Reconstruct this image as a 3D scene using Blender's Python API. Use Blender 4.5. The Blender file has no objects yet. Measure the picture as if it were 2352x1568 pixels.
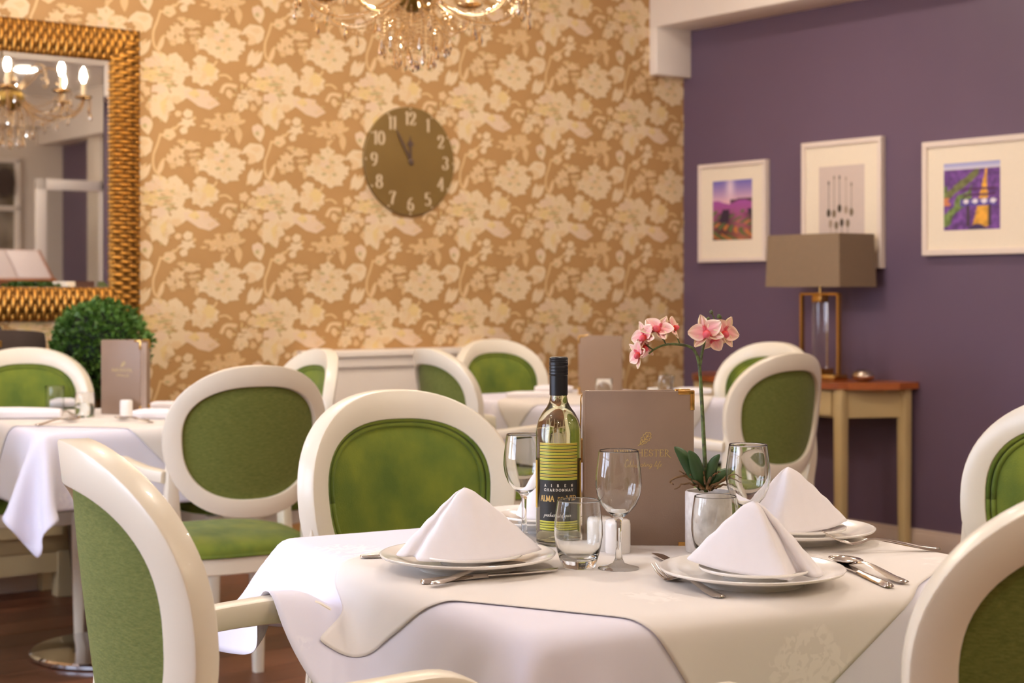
import bpy, bmesh, math, random
import numpy as np
from mathutils import Vector, Matrix

# ------------------------------------------------------------------ camera, world, light, exposure
scene = bpy.context.scene
COL = scene.collection
F, CXP, HY, EYE = 3700.0, 1176.0, 672.0, 1.17          # focal length and horizon row for a 2352x1568 frame, eye height
cam_data = bpy.data.cameras.new('camera')
cam = bpy.data.objects.new('camera', cam_data)
COL.objects.link(cam)
cam.location = (0, 0, EYE)
cam.rotation_euler = (math.pi / 2, 0, 0)
cam_data.sensor_width = 36.0
cam_data.lens = F * 36.0 / 2352.0
cam_data.shift_y = (HY - 784.0) / 2352.0
cam_data.clip_start = 0.02
cam_data.dof.use_dof = True
cam_data.dof.focus_distance = 2.5
cam_data.dof.aperture_fstop = 6.5
scene.camera = cam

world = bpy.data.worlds.new('world')
scene.world = world
world.use_nodes = True
wbg = world.node_tree.nodes['Background']
wbg.inputs['Color'].default_value = (0.70, 0.79, 1.0, 1)
wbg.inputs['Strength'].default_value = 8.8

scene.view_settings.view_transform = 'Standard'
scene.view_settings.look = 'None'
scene.view_settings.gamma = 1.0
scene.view_settings.use_curve_mapping = False
scene.view_settings.exposure = 0.33
scene.cycles.use_denoising = True
scene.cycles.max_bounces = 14
scene.cycles.diffuse_bounces = 5
scene.cycles.glossy_bounces = 5
scene.cycles.transmission_bounces = 12
scene.cycles.transparent_max_bounces = 12
scene.cycles.sample_clamp_indirect = 6.0
scene.cycles.blur_glossy = 0.6

# room frame: x runs along the papered wall to the right, y along the purple wall away from the camera; the corner is its origin
TH = math.radians(37.8)
U = Vector((math.cos(TH), math.sin(TH), 0))
V = Vector((-math.sin(TH), math.cos(TH), 0))
OC = Vector((0.907, 8.52, 0))
RW, RD, RH = 7.2, 8.4, 2.95                              # room width, depth, height

def portal(name, loc, rotz, w, h):
    l = bpy.data.lights.new(name, 'AREA')
    l.shape = 'RECTANGLE'; l.size = w; l.size_y = h
    l.cycles.is_portal = True
    o = bpy.data.objects.new(name, l)
    COL.objects.link(o)
    o.location = loc
    o.rotation_euler = (math.pi / 2, 0, rotz)
    return o
WIN = [(-1.45, 1.5), (-3.35, 1.5)]            # windows in the left wall: room y of the middle, width
WZ0, WZ1 = 0.75, 2.35

for wy, ww in WIN:
    p = OC + U * (-RW - 0.09) + V * wy + Vector((0, 0, (WZ0 + WZ1) / 2))
    portal('window_portal', p, TH + math.pi / 2, ww, WZ1 - WZ0)   # faces into the room

def warm_fill(name, loc, energy, size, color=(1.0, 0.88, 0.76)):
    l = bpy.data.lights.new(name, 'AREA')
    l.shape = 'DISK'; l.size = size; l.energy = energy; l.color = color
    o = bpy.data.objects.new(name, l)
    COL.objects.link(o)
    o.location = loc
    return o
# fill lights added in the ceiling to brighten the room (round flush fittings, modelled further below)
FILL_LIGHTS = []
for rx, lx in ((-1.2, 'nearest the purple wall'), (-3.6, 'along the middle'), (-6.0, 'on the window side')):
    for ry, ly in ((-1.3, 'back row by the papered wall'), (-3.7, 'middle row'), (-6.2, 'front row')):
        FILL_LIGHTS.append((OC + U * rx + V * ry, 'unseen ceiling light added as fill, %s, %s' % (ly, lx)))
for d, _l in FILL_LIGHTS:
    warm_fill('fill_lamp', (d.x, d.y, RH - 0.03), 11.0, 0.16)

# ------------------------------------------------------------------ helpers
rng = random.Random(7)

def S(r, g, b):
    f = lambda c: (c / 255 / 12.92) if c / 255 <= 0.04045 else ((c / 255 + 0.055) / 1.055) ** 2.4
    return (f(r), f(g), f(b), 1.0)

def P(px, py, Y):
    """the point at depth Y seen at pixel px, py"""
    return Vector(((px - CXP) / F * Y, Y, EYE - (py - HY) / F * Y))

def PT(px, py, z):
    """the point at height z seen at pixel px, py"""
    Y = (EYE - z) * F / (py - HY)
    return Vector(((px - CXP) / F * Y, Y, z))

def PW(px, py):
    """on the papered wall: room x and height"""
    k = (px - CXP) / F
    t = (OC.x - k * OC.y) / (U.x - k * U.y)
    Y = OC.y - t * U.y
    return -t, EYE - (py - HY) / F * Y

def PP(px, py):
    """on the purple wall: room y and height"""
    k = (px - CXP) / F
    s = (OC.x - k * OC.y) / (V.x - k * V.y)
    Y = OC.y - s * V.y
    return -s, EYE - (py - HY) / F * Y

def R(x, y, z=0.0):
    return OC + U * x + V * y + Vector((0, 0, z))

def mat(name, color, rough=0.5, metal=0.0, var=0.0, scale=40.0, bump=0.0, bscale=None, spec=0.5, color2=None, stretch=(1, 1, 1), sheen=0.0, coat=0.0, trans=0.0, ior=1.5, coord='Object'):
    m = bpy.data.materials.new(name)
    m.use_nodes = True
    nt = m.node_tree
    b = nt.nodes['Principled BSDF']
    b.inputs['Base Color'].default_value = color
    b.inputs['Roughness'].default_value = rough
    b.inputs['Metallic'].default_value = metal
    b.inputs['Specular IOR Level'].default_value = spec
    b.inputs['Sheen Weight'].default_value = sheen
    b.inputs['Coat Weight'].default_value = coat
    b.inputs['Transmission Weight'].default_value = trans
    b.inputs['IOR'].default_value = ior
    if var > 0 or color2 or bump > 0:
        tc = nt.nodes.new('ShaderNodeTexCoord')
        mp = nt.nodes.new('ShaderNodeMapping')
        mp.inputs['Scale'].default_value = stretch
        nt.links.new(tc.outputs[coord], mp.inputs['Vector'])
        n = nt.nodes.new('ShaderNodeTexNoise')
        n.inputs['Scale'].default_value = scale
        n.inputs['Detail'].default_value = 4
        nt.links.new(mp.outputs['Vector'], n.inputs['Vector'])
        if var > 0 or color2:
            mx = nt.nodes.new('ShaderNodeMix'); mx.data_type = 'RGBA'
            c2 = color2 or tuple(c * (1 - var) for c in color[:3]) + (1,)
            mx.inputs['A'].default_value = color
            mx.inputs['B'].default_value = c2
            rp = nt.nodes.new('ShaderNodeMapRange')
            rp.inputs['From Min'].default_value = 0.32; rp.inputs['From Max'].default_value = 0.68
            nt.links.new(n.outputs['Fac'], rp.inputs['Value'])
            nt.links.new(rp.outputs['Result'], mx.inputs['Factor'])
            nt.links.new(mx.outputs['Result'], b.inputs['Base Color'])
        if bump > 0:
            n2 = nt.nodes.new('ShaderNodeTexNoise')
            n2.inputs['Scale'].default_value = bscale or scale
            n2.inputs['Detail'].default_value = 3
            nt.links.new(mp.outputs['Vector'], n2.inputs['Vector'])
            bp = nt.nodes.new('ShaderNodeBump')
            bp.inputs['Strength'].default_value = bump
            bp.inputs['Distance'].default_value = 0.002
            nt.links.new(n2.outputs['Fac'], bp.inputs['Height'])
            nt.links.new(bp.outputs['Normal'], b.inputs['Normal'])
    return m

def mat_attr(name, rough=0.6, spec=0.3, metal=0.0, coat=0.0):
    """colour read from the mesh's own colour layer (flat print, petals)"""
    m = bpy.data.materials.new(name)
    m.use_nodes = True
    nt = m.node_tree
    b = nt.nodes['Principled BSDF']
    a = nt.nodes.new('ShaderNodeVertexColor'); a.layer_name = 'Col'
    nt.links.new(a.outputs['Color'], b.inputs['Base Color'])
    b.inputs['Roughness'].default_value = rough
    b.inputs['Specular IOR Level'].default_value = spec
    b.inputs['Metallic'].default_value = metal
    b.inputs['Coat Weight'].default_value = coat
    return m

def emit(name, color, strength):
    m = bpy.data.materials.new(name)
    m.use_nodes = True
    b = m.node_tree.nodes['Principled BSDF']
    b.inputs['Base Color'].default_value = color
    b.inputs['Emission Color'].default_value = color
    b.inputs['Emission Strength'].default_value = strength
    return m

def glass(name, color=(1, 1, 1, 1), ior=1.5, rough=0.0):
    m = bpy.data.materials.new(name)
    m.use_nodes = True
    nt = m.node_tree
    nt.nodes.clear()
    g = nt.nodes.new('ShaderNodeBsdfGlass')
    g.inputs['Color'].default_value = color
    g.inputs['IOR'].default_value = ior
    g.inputs['Roughness'].default_value = rough
    o = nt.nodes.new('ShaderNodeOutputMaterial')
    nt.links.new(g.outputs[0], o.inputs[0])
    return m

def mesh(name, verts, faces, m=None, smooth=35, cols=None, uvs=None):
    me = bpy.data.meshes.new(name)
    me.from_pydata([tuple(v) for v in verts], [], [tuple(f) for f in faces])
    if m is not None:
        me.materials.append(m)
    if cols is not None:
        ca = me.color_attributes.new('Col', 'FLOAT_COLOR', 'POINT')
        ca.data.foreach_set('color', np.asarray(cols, dtype=np.float32).ravel())
    if uvs is not None:
        ul = me.uv_layers.new(name='UVMap')
        idx = np.empty(len(me.loops), dtype=np.int32)
        me.loops.foreach_get('vertex_index', idx)
        ul.data.foreach_set('uv', np.asarray(uvs, dtype=np.float32)[idx].ravel())
    if smooth:
        me.shade_smooth()
        if smooth < 180:
            me.set_sharp_from_angle(angle=math.radians(smooth))
    me.update()
    return me

def obj(name, vf, m=None, parent=None, smooth=35, loc=None, rotz=None, cols=None, uvs=None):
    me = vf if isinstance(vf, bpy.types.Mesh) else mesh(name, vf[0], vf[1], m, smooth, cols, uvs)
    o = bpy.data.objects.new(name, me)
    COL.objects.link(o)
    if parent is not None:
        o.parent = parent
    if loc is not None:
        o.location = loc
    if rotz is not None:
        o.rotation_euler = (0, 0, rotz)
    return o

def tag(o, label=None, cat=None, group=None, kind=None):
    if label: o['label'] = label
    if cat: o['category'] = cat
    if group: o['group'] = group
    if kind: o['kind'] = kind
    return o

def thing(name, label, cat, loc=(0, 0, 0), rotz=0.0, group=None):
    o = bpy.data.objects.new(name, None)
    o.empty_display_size = 0.05
    COL.objects.link(o)
    o.location = loc
    o.rotation_euler = (0, 0, rotz)
    return tag(o, label, cat, group)

def copy_tree(o, loc=None, rotz=None, label=None, group=None, parent=None):
    kids = list(o.children)
    c = o.copy()
    COL.objects.link(c)
    c.parent = parent
    if loc is not None: c.location = loc
    if rotz is not None: c.rotation_euler = (0, 0, rotz)
    if label: c['label'] = label
    if group: c['group'] = group
    for k in kids:
        copy_tree(k, parent=c)
    return c

def join(*vfs):
    vs, fs = [], []
    for v, f in vfs:
        n = len(vs)
        vs += [tuple(p) for p in v]
        fs += [tuple(i + n for i in q) for q in f]
    return vs, fs

def xf(vf, M):
    return [tuple(M @ Vector(v)) for v in vf[0]], vf[1]

def mv(vf, x=0, y=0, z=0):
    return [(v[0] + x, v[1] + y, v[2] + z) for v in vf[0]], vf[1]

def from_bm(bm):
    bm.verts.index_update()
    vf = [tuple(v.co) for v in bm.verts], [tuple(v.index for v in f.verts) for f in bm.faces]
    bm.free()
    return vf

def box(x0, x1, y0, y1, z0, z1, bev=0.0, seg=2):
    bm = bmesh.new()
    bmesh.ops.create_cube(bm, size=1)
    for v in bm.verts:
        v.co = Vector(((x0 + x1) / 2 + v.co.x * (x1 - x0), (y0 + y1) / 2 + v.co.y * (y1 - y0), (z0 + z1) / 2 + v.co.z * (z1 - z0)))
    if bev > 0:
        bmesh.ops.bevel(bm, geom=bm.edges[:], offset=bev, segments=seg, affect='EDGES', profile=0.5)
    return from_bm(bm)

def lathe(prof, n=48, cap=True):
    """profile of (r, z); points with r == 0 become single poles"""
    vs, fs, rings = [], [], []
    for r, z in prof:
        if r <= 1e-7:
            rings.append([len(vs)]); vs.append((0, 0, z))
        else:
            rings.append(list(range(len(vs), len(vs) + n)))
            for i in range(n):
                a = 2 * math.pi * i / n
                vs.append((r * math.cos(a), r * math.sin(a), z))
    for A, B in zip(rings, rings[1:]):
        if len(A) == 1 and len(B) == 1: continue
        for i in range(n):
            j = (i + 1) % n
            if len(A) == 1: fs.append((A[0], B[j], B[i]))
            elif len(B) == 1: fs.append((A[i], A[j], B[0]))
            else: fs.append((A[i], A[j], B[j], B[i]))
    return vs, fs

def cr(pts, n=8, closed=False):
    """Catmull-Rom through points"""
    P_ = [np.array(p, float) for p in pts]
    out = []
    m = len(P_)
    for i in range(m if closed else m - 1):
        p1, p2 = P_[i % m], P_[(i + 1) % m]
        p0 = P_[(i - 1) % m] if (closed or i > 0) else 2 * p1 - p2
        p3 = P_[(i + 2) % m] if (closed or i + 2 < m) else 2 * p2 - p1
        for k in range(n):
            t = k / n
            out.append(0.5 * (2 * p1 + (p2 - p0) * t + (2 * p0 - 5 * p1 + 4 * p2 - p3) * t * t + (3 * p1 - p0 - 3 * p2 + p3) * t ** 3))
    if not closed: out.append(P_[-1])
    return out

def rrect(w, h, r=0.25, k=2):
    """rounded rectangle, unit-less corner r as a share of the smaller side"""
    rr = r * min(w, h)
    pts = []
    for sx, sy, a0 in ((1, 1, 0), (-1, 1, 90), (-1, -1, 180), (1, -1, 270)):
        for i in range(k + 1):
            a = math.radians(a0 + 90 * i / k)
            pts.append((sx * (w / 2 - rr) + rr * math.cos(a), sy * (h / 2 - rr) + rr * math.sin(a)))
    return pts

def sweep(path, ws, hs, hint=(1, 0, 0), r=0.25, k=2, round_=False, n=10):
    path = [np.array(p, float) for p in path]
    m = len(path)
    if not hasattr(ws, '__len__'): ws = [ws] * m
    if not hasattr(hs, '__len__'): hs = [hs] * m
    if len(ws) != m: ws = list(np.interp(np.linspace(0, 1, m), np.linspace(0, 1, len(ws)), ws))
    if len(hs) != m: hs = list(np.interp(np.linspace(0, 1, m), np.linspace(0, 1, len(hs)), hs))
    vs, fs = [], []
    prev = None
    for i in range(m):
        T = path[min(i + 1, m - 1)] - path[max(i - 1, 0)]
        T /= np.linalg.norm(T) + 1e-12
        h = np.array(hint, float) if prev is None else prev
        Sd = h - T * np.dot(h, T)
        if np.linalg.norm(Sd) < 1e-6:
            h = np.array((0.3, 0.9, 0.2)); Sd = h - T * np.dot(h, T)
        Sd /= np.linalg.norm(Sd)
        prev = Sd
        N = np.cross(T, Sd)
        if round_:
            sec = [(ws[i] / 2 * math.cos(2 * math.pi * q / n), hs[i] / 2 * math.sin(2 * math.pi * q / n)) for q in range(n)]
        else:
            sec = rrect(ws[i], hs[i], r, k)
        for a, b in sec:
            vs.append(tuple(path[i] + Sd * a + N * b))
    q = len(vs) // m
    for i in range(m - 1):
        for j in range(q):
            j2 = (j + 1) % q
            fs.append((i * q + j, i * q + j2, (i + 1) * q + j2, (i + 1) * q + j))
    fs.append(tuple(reversed(range(q))))
    fs.append(tuple((m - 1) * q + j for j in range(q)))
    return vs, fs

def tube(path, rad, n=8):
    if hasattr(rad, '__len__'):
        w = [2 * x for x in rad]
    else:
        w = 2 * rad
    return sweep(path, w, w, hint=(0.31, 0.17, 0.9), round_=True, n=n)

def grid_faces(nu, nv, closed_u=False):
    fs = []
    for i in range(nu if closed_u else nu - 1):
        for j in range(nv - 1):
            i2 = (i + 1) % nu
            fs.append((i * nv + j, i2 * nv + j, i2 * nv + j + 1, i * nv + j + 1))
    return fs

def prism(poly, z0, z1):
    n = len(poly)
    vs = [(p[0], p[1], z0) for p in poly] + [(p[0], p[1], z1) for p in poly]
    fs = [tuple(reversed(range(n))), tuple(range(n, 2 * n))]
    fs += [(i, (i + 1) % n, n + (i + 1) % n, n + i) for i in range(n)]
    return vs, fs

def subsurf(o, lv=1):
    md = o.modifiers.new('smooth', 'SUBSURF'); md.levels = lv; md.render_levels = lv
    return o

def solidify(o, t, off=0.0):
    md = o.modifiers.new('thickness', 'SOLIDIFY'); md.thickness = t; md.offset = off
    return o

# ------------------------------------------------------------------ materials
M_paint_cream = mat('cream_wall_paint', S(226, 214, 198), 0.7, var=0.04, scale=3)
M_ceiling = mat('ceiling_paint', S(246, 240, 232), 0.8, var=0.03, scale=2)
M_paper = mat('tan_wallpaper_ground', S(186, 144, 92), 0.55, var=0.06, scale=2.2, bump=0.15, bscale=500, spec=0.35)
M_print = mat_attr('wallpaper_print_ink', 0.55, 0.35)
M_purple = mat('purple_wall_paint', S(104, 85, 104), 0.42, var=0.08, scale=1.3, bump=0.12, bscale=160, spec=0.35)
M_skirting = mat('skirting_paint', S(216, 196, 180), 0.5, var=0.04, scale=6)
M_beam = mat('beam_paint', S(240, 230, 218), 0.6, var=0.03, scale=4)
M_chair = mat('cream_lacquered_wood', S(231, 222, 203), 0.33, var=0.04, scale=7, spec=0.5, coat=0.15)
M_green = mat('green_chenille', S(120, 132, 46), 0.85, color2=S(88, 108, 42), scale=11, stretch=(1.3, 1, 1), bump=0.55, bscale=420, sheen=0.12, spec=0.2)
M_green_back = mat('green_ribbed_weave', S(118, 124, 62), 0.85, color2=S(96, 106, 46), scale=180, stretch=(0.35, 1, 2.2), bump=0.6, bscale=420, sheen=0.1, spec=0.2)
M_napkin = mat('white_napkin_cotton', S(240, 236, 240), 0.85, var=0.015, scale=60, bump=0.08, bscale=900, spec=0.2)
M_china = mat('white_glazed_china', S(240, 236, 231), 0.12, var=0.01, scale=5, spec=0.6)
M_steel = mat('polished_cutlery_steel', S(205, 196, 188), 0.16, 1.0, var=0.05, scale=30)
M_chrome = mat('chrome', S(215, 215, 220), 0.06, 1.0, var=0.03, scale=8)
M_gold = mat('brass', S(206, 162, 92), 0.25, 1.0, var=0.06, scale=30)
M_foil = mat('gold_foil', S(226, 200, 130), 0.32, 0.6, var=0.05, scale=60)
M_cover = mat('taupe_leatherette', S(146, 122, 104), 0.42, var=0.05, scale=12, bump=0.15, bscale=500, spec=0.45)
M_page = mat('menu_paper', S(233, 220, 218), 0.8, var=0.02, scale=30)
M_glass = glass('clear_glass', (0.985, 0.99, 0.985, 1), 1.48)
M_wine = glass('white_wine', (0.995, 0.975, 0.80, 1), 1.34)
M_crystal = glass('lead_crystal', (1.0, 0.91, 0.76, 1), 1.6)
M_cap = mat('black_cap', S(30, 31, 36), 0.35, 0.3, var=0.1, scale=20, spec=0.5)
M_label = mat_attr('bottle_label_print', 0.35, 0.5, 0.15)
M_label_back = mat('gold_back_label', S(184, 148, 62), 0.6, var=0.06, scale=30)
M_text_white = mat('white_ink', S(225, 220, 208), 0.6, var=0.02)
M_text_gold = mat('gold_ink', S(205, 170, 100), 0.45, 0.3, var=0.05)
M_pot = mat('speckled_white_pot', S(232, 226, 220), 0.5, color2=S(205, 196, 188), scale=70, bump=0.3, bscale=160)
M_leaf = mat('orchid_leaf', S(62, 92, 48), 0.42, color2=S(44, 74, 40), scale=30)
M_stem = mat('orchid_stem', S(102, 122, 62), 0.55, color2=S(60, 58, 38), scale=140)
M_root = mat('dry_root', S(134, 100, 62), 0.85, color2=S(92, 68, 42), scale=120)
M_petal = mat_attr('orchid_petal', 0.55, 0.25)
M_frame_gold = mat('hammered_gold_leaf', S(190, 130, 48), 0.30, 0.85, color2=S(160, 102, 34), scale=22, bump=0.1, bscale=200)
M_gold_shaded = mat_attr('gold_shaded_hollows', 0.3, 0.5, 0.8)  # gold with the shade between scales painted into its colour
M_mirror = mat('mirror_silver', S(238, 236, 232), 0.015, 1.0, var=0.005)
M_pic_frame = mat('white_picture_frame', S(228, 212, 198), 0.5, var=0.03, scale=20)
M_mount = mat('ivory_mount_board', S(236, 222, 198), 0.85, var=0.02, scale=50)
M_art = mat_attr('art_print', 0.6, 0.3)
M_shade = mat('taupe_lampshade_cloth', S(136, 114, 90), 0.85, var=0.05, scale=60, bump=0.2, bscale=600)
M_oak = mat('oiled_oak', S(190, 112, 52), 0.4, color2=S(142, 80, 36), scale=9, stretch=(1, 8, 8), coat=0.2)
M_furn = mat('cream_painted_furniture', S(206, 182, 132), 0.5, var=0.05, scale=6)
M_side = mat('cream_painted_sideboard', S(216, 196, 150), 0.5, var=0.05, scale=6)
M_knob = mat('dark_knob', S(70, 60, 50), 0.3, 0.8, var=0.1)
M_silver = mat('hammered_silver', S(205, 190, 175), 0.25, 1.0, var=0.1, scale=30, bump=0.3, bscale=60)
M_dark = mat('dark_brown_leather', S(70, 55, 48), 0.5, var=0.2, scale=12, bump=0.2)
M_boxleaf = mat('box_leaf', S(86, 126, 46), 0.5, color2=S(42, 76, 22), scale=9)
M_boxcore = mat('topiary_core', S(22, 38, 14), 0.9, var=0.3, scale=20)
M_clock = mat('clock_face_print', S(132, 106, 56), 0.42, color2=S(120, 94, 48), scale=2, spec=0.4)
M_num = mat('clock_numeral_print', S(214, 192, 158), 0.6, var=0.03)
M_hand = mat('clock_hand_metal', S(104, 86, 76), 0.4, 0.4, var=0.05)
M_brassdark = mat('dull_brass', S(126, 102, 48), 0.4, 0.9, var=0.15, scale=20)
M_bulb = emit('lit_bulb', (1.0, 0.82, 0.60, 1), 300.0)
M_candle = mat('ivory_candle_tube', S(240, 226, 196), 0.5, var=0.03)

# ------------------------------------------------------------------ the room
def struct(name, vf, m, parent=None, smooth=30):
    if parent is None:
        o = obj(name, vf, m, None, smooth, loc=OC, rotz=TH)
        o['kind'] = 'structure'
    else:
        o = obj(name, vf, m, parent, smooth)
    return o

floor = struct('floor', box(-RW - 0.1, 0.1, -RD - 0.1, 0.1, -0.12, -0.012), mat('floor_underlay', S(60, 40, 30), 0.9, var=0.1))
M_plank = bpy.data.materials.new('walnut_plank')
M_plank.use_nodes = True
_nt = M_plank.node_tree; _b = _nt.nodes['Principled BSDF']
_oi = _nt.nodes.new('ShaderNodeObjectInfo')
_tc = _nt.nodes.new('ShaderNodeTexCoord'); _mp = _nt.nodes.new('ShaderNodeMapping'); _mp.inputs['Scale'].default_value = (1.2, 14, 1)
_nz = _nt.nodes.new('ShaderNodeTexNoise'); _nz.inputs['Scale'].default_value = 5; _nz.inputs['Detail'].default_value = 6
_ad = _nt.nodes.new('ShaderNodeMath'); _ad.operation = 'MULTIPLY_ADD'; _ad.inputs[1].default_value = 0.6
_rp = _nt.nodes.new('ShaderNodeValToRGB')
_rp.color_ramp.elements[0].position = 0.2; _rp.color_ramp.elements[0].color = S(84, 50, 34)
_rp.color_ramp.elements[1].position = 0.95; _rp.color_ramp.elements[1].color = S(140, 88, 60)
_nt.links.new(_tc.outputs['Object'], _mp.inputs['Vector']); _nt.links.new(_mp.outputs['Vector'], _nz.inputs['Vector'])
_ml = _nt.nodes.new('ShaderNodeMath'); _ml.operation = 'MULTIPLY'; _ml.inputs[1].default_value = 0.4
_nt.links.new(_oi.outputs['Random'], _ml.inputs[0])
_nt.links.new(_nz.outputs['Fac'], _ad.inputs[0]); _nt.links.new(_ml.outputs[0], _ad.inputs[2])
_nt.links.new(_ad.outputs[0], _rp.inputs['Fac']); _nt.links.new(_rp.outputs['Color'], _b.inputs['Base Color'])
_b.inputs['Roughness'].default_value = 0.42
PWD, PLN = 0.19, 1.28
pl_mesh = mesh('plank', *box(-PLN / 2 + 0.001, PLN / 2 - 0.001, -PWD / 2 + 0.001, PWD / 2 - 0.001, -0.012, 0, 0.0015, 1), M_plank, 30)
rows = int(RD / PWD) + 1
n_pl = 0
for i in range(rows):
    y = -PWD / 2 - i * PWD
    x = -rng.random() * PLN * 0.8
    if y < -RD + 0.05: break
    while x > -RW + 0.3 and n_pl < 290:
        o = bpy.data.objects.new('plank', pl_mesh); COL.objects.link(o); o.parent = floor
        o.location = (x - PLN / 2 if x - PLN > -RW else x - PLN / 2, y, 0)
        x -= PLN; n_pl += 1

ceiling = struct('ceiling', box(-RW - 0.1, 0.1, -RD - 0.1, 0.1, RH, RH + 0.1), M_ceiling)
wall_back = struct('wall_back', box(-RW - 0.1, 0.1, 0, 0.1, 0, RH), M_paper)
wall_right = struct('wall_right', box(0, 0.1, -RD - 0.1, 0, 0, RH), M_purple)
wall_front = struct('wall_front', box(-RW - 0.1, 0.1, -RD - 0.1, -RD, 0, RH), M_paint_cream)
# left wall with its window openings
segs = []
ys = sorted([(wy - ww / 2, wy + ww / 2) for wy, ww in WIN])
prev = -RD - 0.1
for a, b in ys:
    segs.append(box(-RW - 0.1, -RW, prev, a, 0, RH)); prev = b
    segs.append(box(-RW - 0.1, -RW, a, b, 0, WZ0)); segs.append(box(-RW - 0.1, -RW, a, b, WZ1, RH))
segs.append(box(-RW - 0.1, -RW, prev, 0.1, 0, RH))
struct('wall_left', join(*segs), M_paint_cream)
for k, (wy, ww) in enumerate(WIN):
    fr = join(box(-RW - 0.09, -RW - 0.03, wy - ww / 2, wy - ww / 2 + 0.06, WZ0, WZ1, .004), box(-RW - 0.09, -RW - 0.03, wy + ww / 2 - 0.06, wy + ww / 2, WZ0, WZ1, .004),
              box(-RW - 0.09, -RW - 0.03, wy - ww / 2, wy + ww / 2, WZ0, WZ0 + 0.06, .004), box(-RW - 0.09, -RW - 0.03, wy - ww / 2, wy + ww / 2, WZ1 - 0.06, WZ1, .004))
    w = struct('window_%d' % (k + 1), fr, M_beam)
    for yy in (wy - ww / 6, wy + ww / 6):
        struct('glazing_bar', box(-RW - 0.08, -RW - 0.04, yy - 0.015, yy + 0.015, WZ0 + 0.05, WZ1 - 0.05), M_beam, w)
    for zz in (WZ0 + 0.55, WZ0 + 1.08):
        struct('glazing_bar', box(-RW - 0.08, -RW - 0.04, wy - ww / 2 + 0.05, wy + ww / 2 - 0.05, zz - 0.015, zz + 0.015), M_beam, w)

def skirting(name, x0, x1, y0, y1):
    struct(name, join(box(x0, x1, y0, y1, 0, 0.085, 0.003), box(min(x0, x1) + (0.004 if x1 > -0.1 and x1 - x0 < 0.1 else 0), x1, y0 + (0.006 if y1 - y0 < 0.1 else 0), y1, 0.085, 0.1, 0.004)), M_skirting)
skirting('baseboard_back', -RW, -0.02, -0.018, 0)
skirting('baseboard_right', -0.018, 0, -RD, 0)
# boxed beam along the purple wall, and the stub it rests on
struct('trim_1', box(-0.244, 0, -RD, 0, 2.545, RH, 0.002), M_beam)
struct('trim_2', box(-0.244, 0, -0.057, 0, 2.3, 2.545, 0.002), M_beam)
struct('trim_3', box(-RW, 0, -RD, -RD + 0.35, 2.68, RH, 0.002), M_beam)
struct('trim_4', box(-RW, -0.244, -4.15, -3.95, 2.78, RH, 0.002), M_beam)
M_door = mat('white_door_paint', S(236, 228, 220), 0.45, var=0.02)
# far end of the room, seen in the mirror: a glazed white door standing open, a tall window behind it
dr = struct('door_1', join(box(-0.80, -0.71, -7.04, -7.0, 0, 2.13, .004), box(-0.24, -0.15, -7.04, -7.0, 0, 2.13, .004),
                           box(-0.80, -0.15, -7.04, -7.0, 2.04, 2.13, .004), box(-0.80, -0.15, -7.04, -7.0, 0, 0.25, .004), box(-0.80, -0.15, -7.04, -7.0, 1.16, 1.20, .003)), M_door)
struct('pane', box(-0.71, -0.24, -7.024, -7.018, 0.25, 2.04), glass('door_glass', (0.97, 0.98, 0.98, 1)), dr)
struct('finger_plate', box(-0.79, -0.74, -7.0, -6.994, 1.0, 1.42, .002), M_gold, dr)
wd = struct('window_4', join(*[box(-2.4, -0.42, -RD, -RD + 0.05, z, z + 0.045, .003) for z in (0.75, 1.16, 1.52, 1.92, 2.36)],
                             *[box(x, x + 0.05, -RD, -RD + 0.05, 0.75, 2.4, .003) for x in (-2.4, -1.75, -1.1, -0.47)]), M_beam)
struct('pane', box(-2.36, -0.45, -RD + 0.005, -RD + 0.012, 0.78, 2.37), mat('dusky_glass', S(150, 140, 125), 0.08, color2=S(90, 75, 55), scale=3, spec=0.8), wd)
struct('arch_clock_panel', join(prism([(-0.58 + 0.09 * math.cos(a), 2.18 + 0.13 * math.sin(a)) for a in np.linspace(0, 2 * math.pi, 20, endpoint=False)], 0, 0.03)), M_dark, None).name = 'trim_5'
o = bpy.data.objects['trim_5']
o.data.transform(Matrix(((1, 0, 0, 0), (0, 0, -1, -RD + 0.09), (0, 1, 0, 0), (0, 0, 0, 1))))
struct('trim_6', box(-0.12, 0, -7.55, -7.25, 0, 2.545, 0.003), M_paint_cream)

# ------------------------------------------------------------------ wallpaper print: flat ink shapes on the papered wall
CR_, YE, PK, MID, FNT, GRN, BRN, STM = (S(228, 204, 165), S(227, 199, 140), S(226, 199, 168), S(225, 194, 149), S(219, 184, 135), S(192, 172, 122), S(188, 150, 104), S(222, 188, 138))
def blob(cx, cy, rx, ry, k=7, amp=0.15, seed=0, n=36, rot=0.0):
    r_ = random.Random(seed)
    ph, ph2 = r_.random() * 6.28, r_.random() * 6.28
    out = []
    for i in range(n):
        a = 2 * math.pi * i / n
        m_ = 1 + amp * math.cos(k * a + ph) + amp * 0.5 * math.cos((2 * k + 1) * a + ph2) + (r_.random() - 0.5) * amp * 0.5
        x, y = rx * m_ * math.cos(a), ry * m_ * math.sin(a)
        out.append((cx + x * math.cos(rot) - y * math.sin(rot), cy + x * math.sin(rot) + y * math.cos(rot)))
    return out
def petal2(x0, y0, x1, y1, w, n=9):
    dx, dy = x1 - x0, y1 - y0
    up, dn = [], []
    for i in range(n):
        t = i / (n - 1)
        h = w * math.sin(math.pi * t ** 0.8) / math.hypot(dx, dy)
        up.append((x0 + dx * t - dy * h, y0 + dy * t + dx * h)); dn.append((x0 + dx * t + dy * h, y0 + dy * t - dx * h))
    return up + dn[-2:0:-1]
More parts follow.
